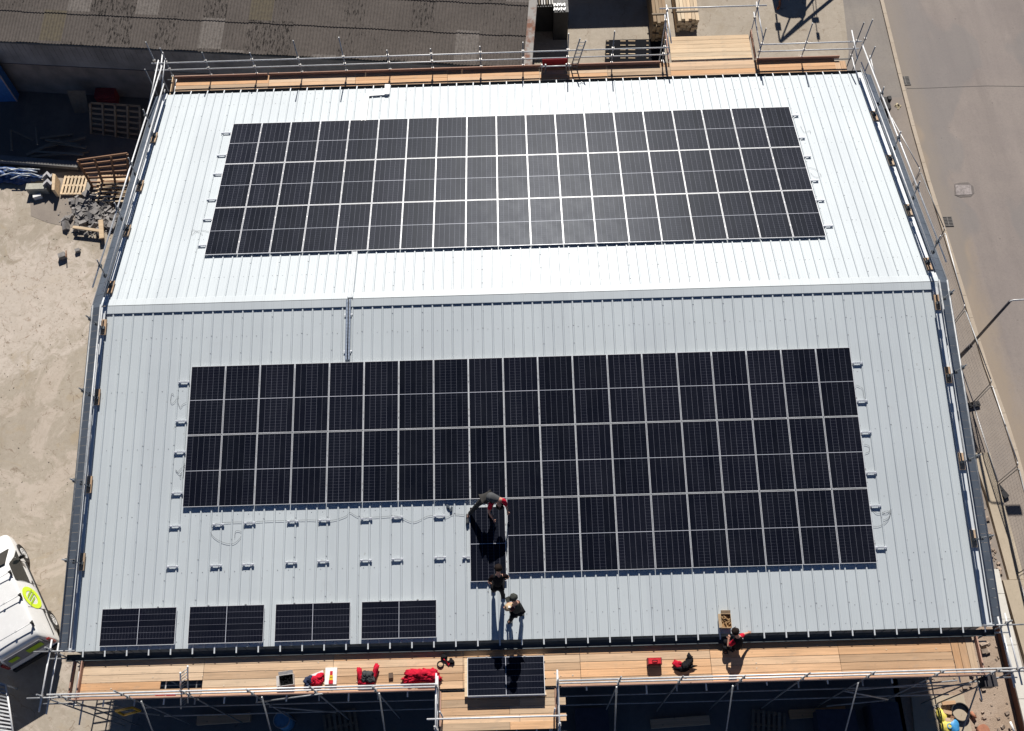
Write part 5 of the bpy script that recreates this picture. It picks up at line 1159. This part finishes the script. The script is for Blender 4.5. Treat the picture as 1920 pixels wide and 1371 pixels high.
o = m.build('scraps', pm('paper_scraps', (0.6, 0.52, 0.42), .9), None, (0, -12, DZ)); tag(o, 'pale offcuts and paper scraps littering the near deck', 'scraps', kind='stuff')

# ------------------------------------------------------------------ people
SKIN = pm('skin', (0.50, 0.27, 0.19), .6, var=.08); HAIR = pm('dark_hair', (0.016, 0.010, 0.008), .8, 0, .12, var=.4, scale=40); SHOE = pm('shoe', (0.05, 0.055, 0.06), .7)
def skin(name, verts, edges, radii, mat, parent, extra=None, lvl=2):
    me = bpy.data.meshes.new(name); me.from_pydata([tuple(v) for v in verts], edges, []); o = bpy.data.objects.new(name, me); COL.objects.link(o)
    o.modifiers.new('Skin', 'SKIN'); 
    sv = me.skin_vertices[0].data
    for i, r in enumerate(radii): sv[i].radius = (r, r) if not isinstance(r, tuple) else r
    sv[0].use_root = True
    s = o.modifiers.new('Sub', 'SUBSURF'); s.levels = s.render_levels = lvl
    C.view_layer.update(); dg = C.evaluated_depsgraph_get(); nm = bpy.data.meshes.new_from_object(o.evaluated_get(dg)); nm.name = name
    o.modifiers.clear(); o.data = nm; bpy.data.meshes.remove(me)
    for p in nm.polygons: p.use_smooth = True
    if extra is not None:
        b = bmesh.new(); b.from_mesh(nm); extra(b); b.to_mesh(nm); b.free()
        for p in nm.polygons: p.use_smooth = True
    nm.materials.clear(); nm.materials.append(mat)
    o.parent = parent; return o
def person(base, J, label, shirt, vest, trousers, boots, cap=None, long_sleeve=False, hairl=1.0):
    base = V(base); e = empty('person', base, label, 'person'); L = {k: V(v) - base for k, v in J.items()}
    names = ['pelvis', 'spine', 'chest', 'neck', 'jaw', 'head', 'hipL', 'kneeL', 'ankL', 'toeL', 'hipR', 'kneeR', 'ankR', 'toeR', 'shL', 'elL', 'wrL', 'shR', 'elR', 'wrR', 'palL', 'palR']
    hd = (L['head'] - L['neck']).normalized(); L['jaw'] = L['neck'] + hd * .07; L['crown'] = L['neck'] + hd * .30; L['skull'] = L['neck'] + hd * .20
    face = V(J.get('face', (0, 1, 0))).normalized()
    L['jaw'] += face * .02
    for s in 'LR': L['pal' + s] = L['wr' + s] + (L['hand' + s] - L['wr' + s]).normalized() * .075
    vn = ['pelvis', 'spine', 'chest', 'neck', 'jaw', 'skull', 'crown', 'hipL', 'kneeL', 'ankL', 'hipR', 'kneeR', 'ankR', 'shL', 'elL', 'wrL', 'palL', 'shR', 'elR', 'wrR', 'palR', 'toeL', 'toeR']
    rad = dict(pelvis=.095, spine=.095, chest=.105, neck=.055, jaw=.075, skull=.10, crown=.055, hipL=.07, hipR=.07, kneeL=.06, kneeR=.06, ankL=.036, ankR=.036, shL=.065, shR=.065, elL=.042, elR=.042, wrL=.029, wrR=.029, palL=.033, palR=.033, toeL=.018, toeR=.018)
    E = [('pelvis', 'spine'), ('spine', 'chest'), ('chest', 'neck'), ('neck', 'jaw'), ('jaw', 'skull'), ('skull', 'crown')]
    for s in 'LR': E += [('pelvis', 'hip' + s), ('hip' + s, 'knee' + s), ('knee' + s, 'ank' + s), ('ank' + s, 'toe' + s), ('chest', 'sh' + s), ('sh' + s, 'el' + s), ('el' + s, 'wr' + s), ('wr' + s, 'pal' + s)]
    def fingers(b):
        mm = MB(); mm.bm.free(); mm.bm = b
        for s in 'LR':
            w, h = L['wr' + s], L['hand' + s]; d = (h - w).normalized(); side = d.cross(V((0, 0, 1)));
            if side.length < .1: side = d.cross(V((0, 1, 0)))
            side.normalize(); dn = side.cross(d).normalized(); dn = dn if dn.z < 0 else -dn; pb = w + d * .075
            for k, (o_, ln) in enumerate(((-.027, .078), (-.009, .088), (.009, .082), (.027, .064))):
                a = pb + side * o_; mm.path([a, a + d * ln * .45 + dn * .006, a + d * ln * .75 + dn * .022, a + d * ln * .9 + dn * .045], [.0095, .009, .008, .006], 6)
            a = w + d * .03 + side * -.028; mm.path([a, a + d * .03 - side * .028, a + d * .055 - side * .036 + dn * .012], [.011, .010, .007], 6)
        # nose, brow and ears
        c = L['skull']; up_ = (L['crown'] - L['neck']).normalized(); sd2 = face.cross(up_).normalized(); f = up_.cross(sd2) * -1; f = f if f.dot(face) > 0 else -f
        mm.path([c + f * .09 + up_ * .01, c + f * .118 - up_ * .025, c + f * .10 - up_ * .04], [.008, .014, .010], 6)
        for q in (-1, 1):
            mm.blob(c + sd2 * q * .097 - up_ * .01, (.012, .02, .03), None, 1, .05, 1); mm.blob(c + f * .09 + sd2 * q * .034 + up_ * .012, (.013, .013, .012), None, 1, 0, 1)
        mm.path([c + f * .092 - up_ * .062 - sd2 * .024, c + f * .1 - up_ * .064, c + f * .092 - up_ * .062 + sd2 * .024], .008, 5)
    idx = {n: i for i, n in enumerate(vn)}
    body = skin('body', [L[n] for n in vn], [(idx[a], idx[b]) for a, b in E], [rad[n] for n in vn], SKIN, e, fingers)
    def garment(name, chain, edges, rr, mat):
        ii = {n: i for i, n in enumerate(chain)}
        return skin(name, [L[n] for n in chain], [(ii[a], ii[b]) for a, b in edges], rr, mat, e)
    for s in 'LR':
        L['slv' + s] = L['sh' + s].lerp(L['el' + s], .72) if not long_sleeve else L['el' + s].lerp(L['wr' + s], .9); L['hem' + s] = L['knee' + s].lerp(L['ank' + s], .93); L['heel' + s] = L['ank' + s] + V((0, 0, -.045)); 
        L['mid' + s] = L['sh' + s].lerp(L['el' + s], .5)
    L['collar'] = L['chest'].lerp(L['neck'], .75)
    ch = ['chest', 'spine', 'collar', 'shL', 'slvL', 'shR', 'slvR']; ed = [('chest', 'spine'), ('chest', 'collar'), ('chest', 'shL'), ('shL', 'slvL'), ('chest', 'shR'), ('shR', 'slvR')]; rr = [.150, .138, .075, .074, .064, .074, .064]
    if long_sleeve:
        ch = ['chest', 'spine', 'collar', 'shL', 'elL', 'slvL', 'shR', 'elR', 'slvR']; ed = [('chest', 'spine'), ('chest', 'collar'), ('chest', 'shL'), ('shL', 'elL'), ('elL', 'slvL'), ('chest', 'shR'), ('shR', 'elR'), ('elR', 'slvR')]; rr = [.155, .142, .075, .083, .062, .05, .083, .062, .05]
    if not vest: garment('shirt', ch, ed, rr, shirt)
    if vest:
        for s in 'LR': L['in' + s] = L['chest'].lerp(L['sh' + s], .5) + V((0, 0, .02)); garment('sleeve', ['in' + s, 'sh' + s, 'mid' + s, 'slv' + s], [('in' + s, 'sh' + s), ('sh' + s, 'mid' + s), ('mid' + s, 'slv' + s)], [.085, .082, .072, .062], shirt)
        L['vl'] = L['chest'].lerp(L['shL'], .86); L['vr'] = L['chest'].lerp(L['shR'], .86)
        garment('vest', ['chest', 'spine', 'pelvis', 'vl', 'vr', 'collar'], [('chest', 'spine'), ('spine', 'pelvis'), ('chest', 'vl'), ('chest', 'vr'), ('chest', 'collar')], [.165, .160, .16, .082, .082, .078], vest)
    garment('trousers', ['pelvis', 'hipL', 'kneeL', 'hemL', 'hipR', 'kneeR', 'hemR'], [('pelvis', 'hipL'), ('hipL', 'kneeL'), ('kneeL', 'hemL'), ('pelvis', 'hipR'), ('hipR', 'kneeR'), ('kneeR', 'hemR')], [.158, .118, .08, .066, .118, .08, .066], trousers)
    for s in 'LR': L['mft' + s] = L['ank' + s].lerp(L['toe' + s], .55) + V((0, 0, .0)); garment('boot', ['ank' + s, 'heel' + s, 'mft' + s, 'toe' + s], [('ank' + s, 'heel' + s), ('ank' + s, 'mft' + s), ('mft' + s, 'toe' + s)], [.07, .055, .062, .055], boots)
    c = L['skull']; up_ = (L['crown'] - L['neck']).normalized(); m = MB()
    q = up_.to_track_quat('Z', 'Y').to_matrix()
    m.blob(c + up_ * .03 - face * .03, (.122 * hairl, .125 * hairl, .115), q, 9, .12, 3)
    me = m.build('hair' if cap is None else 'cap', HAIR if cap is None else cap, e)
    if cap is not None:
        m = MB(); m.box(c + up_ * .05 + face * .15, (.16, .14, .015), face.to_track_quat('Y', 'Z').to_matrix()); m.build('cap_peak', cap, e)
    return e
def RJ(d, s=-1): return {k: (ronf(*v, ) if False else ronf(v[0], v[1], s, v[2])) for k, v in d.items()}
J = RJ(dict(pelvis=(913, 932, .90), spine=(921, 932, 1.0), chest=(930, 935, .98), neck=(935, 942, .9), head=(937, 949, .74), hipL=(908, 935, .85), kneeL=(893, 949, .48), ankL=(878, 966, .11), toeL=(876, 983, .07), hipR=(919, 930, .87), kneeR=(924, 939, .48), ankR=(918, 957, .14), toeR=(920, 967, .13), shL=(920, 944, .9), elL=(916, 960, .58), wrL=(925, 974, .30), handL=(931, 983, .2), shR=(945, 939, .9), elR=(950, 951, .6), wrR=(952, 959, .34), handR=(953, 968, .24)))
J['face'] = (0.1, -.6, -.7)
person(ronf(878, 972), J, 'person in grey tee with red sleeves bending right over the loose panel', RED, pm('grey_tee', (0.085, 0.088, 0.09), .9, 0, .1, var=.2), pm('dark_grey_trousers', (0.05, 0.048, 0.045), .9, 0, .1), pm('grey_shoe', (0.12, 0.125, 0.13), .8))
J = RJ(dict(pelvis=(933, 1097, .95), spine=(934, 1090, 1.13), chest=(934, 1082, 1.33), neck=(934, 1075, 1.47), head=(934, 1066, 1.6), hipL=(928, 1098, .9), kneeL=(926, 1102, .48), ankL=(925, 1106, .1), toeL=(925, 1101, .06), hipR=(938, 1098, .9), kneeR=(941, 1108, .48), ankR=(943, 1118, .1), toeR=(944, 1112, .06), shL=(923, 1082, 1.33), elL=(916, 1092, 1.08), wrL=(922, 1096, .95), handL=(926, 1093, .88), shR=(946, 1080, 1.33), elR=(953, 1082, 1.1), wrR=(952, 1085, .85), handR=(951, 1084, .76)))
J['face'] = (0, .8, -.4)
person(ronf(934, 1112), J, 'person in black seen from behind, standing at the foot of the loose panel', pm('black_red_tee', (0.011, 0.005, 0.006), .9, 0, .1), BLK_C, BLK_C, SHOE)
J = RJ(dict(pelvis=(969, 1146, .95), spine=(969, 1140, 1.13), chest=(968, 1134, 1.33), neck=(966, 1129, 1.48), head=(963, 1124, 1.6), hipL=(965, 1148, .9), kneeL=(960, 1157, .5), ankL=(957, 1164, .1), toeL=(952, 1169, .06), hipR=(972, 1145, .9), kneeR=(975, 1148, .5), ankR=(979, 1150, .1), toeR=(974, 1154, .06), shL=(963, 1140, 1.35), elL=(958, 1145, 1.12), wrL=(953, 1142, 1.14), handL=(949, 1140, 1.15), shR=(972, 1129, 1.35), elR=(969, 1131, 1.1), wrR=(959, 1131, 1.14), handR=(954, 1131, 1.16)))
J['face'] = (-.9, -.3, -.3)
DG = pm('charcoal_fleece', (0.05, 0.052, 0.046), .9, 0, .1, var=.3)
person(ronf(968, 1160), J, 'person in charcoal with a grey cap and maroon collar carrying a tan bundle', pm('maroon_grey', (0.06, 0.022, 0.026), .9, 0, .1), DG, pm('dark_trousers', (0.014, 0.014, 0.016), .9, 0, .1), SHOE, DG)
t = Thing('bundle', ronf(957, 1138, -1, 1.1), 'tan paper bundle held by the person in the grey cap', 'bundle'); m = MB(); m.blob(ronf(955.5, 1138.5, -1, 1.18), (.17, .12, .11), Matrix.Rotation(.4, 3, 'Z'), 60, .25, 3); t.part('sack', m, CARD)
m = MB(); m.box(ronf(955, 1138, -1, 1.29), (.07, .06, .03)); t.part('label_patch', m, M_WHITE)
def AJ(d): return {k: at(*v) for k, v in d.items()}
J = AJ(dict(pelvis=(1381, 1215, -2.08), spine=(1383, 1208, -1.88), chest=(1384, 1199, -1.64), neck=(1382, 1191, -1.46), head=(1378, 1184, -1.3), hipL=(1375, 1215, -2.1), kneeL=(1357, 1214, -1.95), ankL=(1362, 1222, -2.19), toeL=(1354, 1222, -2.2), hipR=(1378, 1208, -2.1), kneeR=(1358, 1203, -1.9), ankR=(1362, 1208, -2.16), toeR=(1353, 1208, -2.18), shL=(1375, 1204, -1.62), elL=(1365, 1212, -1.8), wrL=(1366, 1200, -1.74), handL=(1367, 1195, -1.72), shR=(1389, 1193, -1.62), elR=(1396, 1189, -1.78), wrR=(1402, 1187, -1.88), handR=(1405, 1186, -1.9)))
J['face'] = (-.6, .7, -.2)
person(D(1378, 1215), J, 'person in a red shirt and black vest sitting on the deck at the roof edge', RED, BLK_C, BLK_C, SHOE)

# ------------------------------------------------------------------ camera, sun, sky
cam = bpy.data.cameras.new('camera'); co = bpy.data.objects.new('camera', cam); COL.objects.link(co)
co.matrix_world = Matrix.Translation(CAM) @ CM.to_4x4()
cam.sensor_fit = 'HORIZONTAL'; cam.sensor_width = 36.0; cam.lens = FPX / W0 * 36.0; cam.clip_start = 0.5; cam.clip_end = 1500
C.scene.camera = co
EL, AZ = R(38.5), R(2.5)
sd = V((math.sin(AZ) * math.cos(EL), math.cos(AZ) * math.cos(EL), math.sin(EL)))
sl = bpy.data.lights.new('sun', 'SUN'); so = bpy.data.objects.new('sun', sl); COL.objects.link(so)
so.rotation_euler = sd.to_track_quat('Z', 'Y').to_euler(); sl.energy = 5.0; sl.angle = R(0.53); sl.color = (1.0, 0.955, 0.89)
w = bpy.data.worlds.new('World'); C.scene.world = w; w.use_nodes = True
nt = w.node_tree; bg = nt.nodes['Background']
sk = nt.nodes.new('ShaderNodeTexSky'); sk.sky_type = 'NISHITA'; sk.sun_disc = False; sk.sun_elevation = EL; sk.sun_rotation = AZ
sk.air_density = 0.42; sk.dust_density = 0.0; sk.ozone_density = 6.0
nt.links.new(sk.outputs[0], bg.inputs[0]); bg.inputs[1].default_value = 0.05
vs = C.scene.view_settings; vs.view_transform = 'Standard'; vs.look = 'None'; vs.exposure = 0.42; vs.gamma = 1.0
C.scene.render.engine = 'CYCLES'
C.scene.cycles.max_bounces = 6; C.scene.cycles.diffuse_bounces = 3
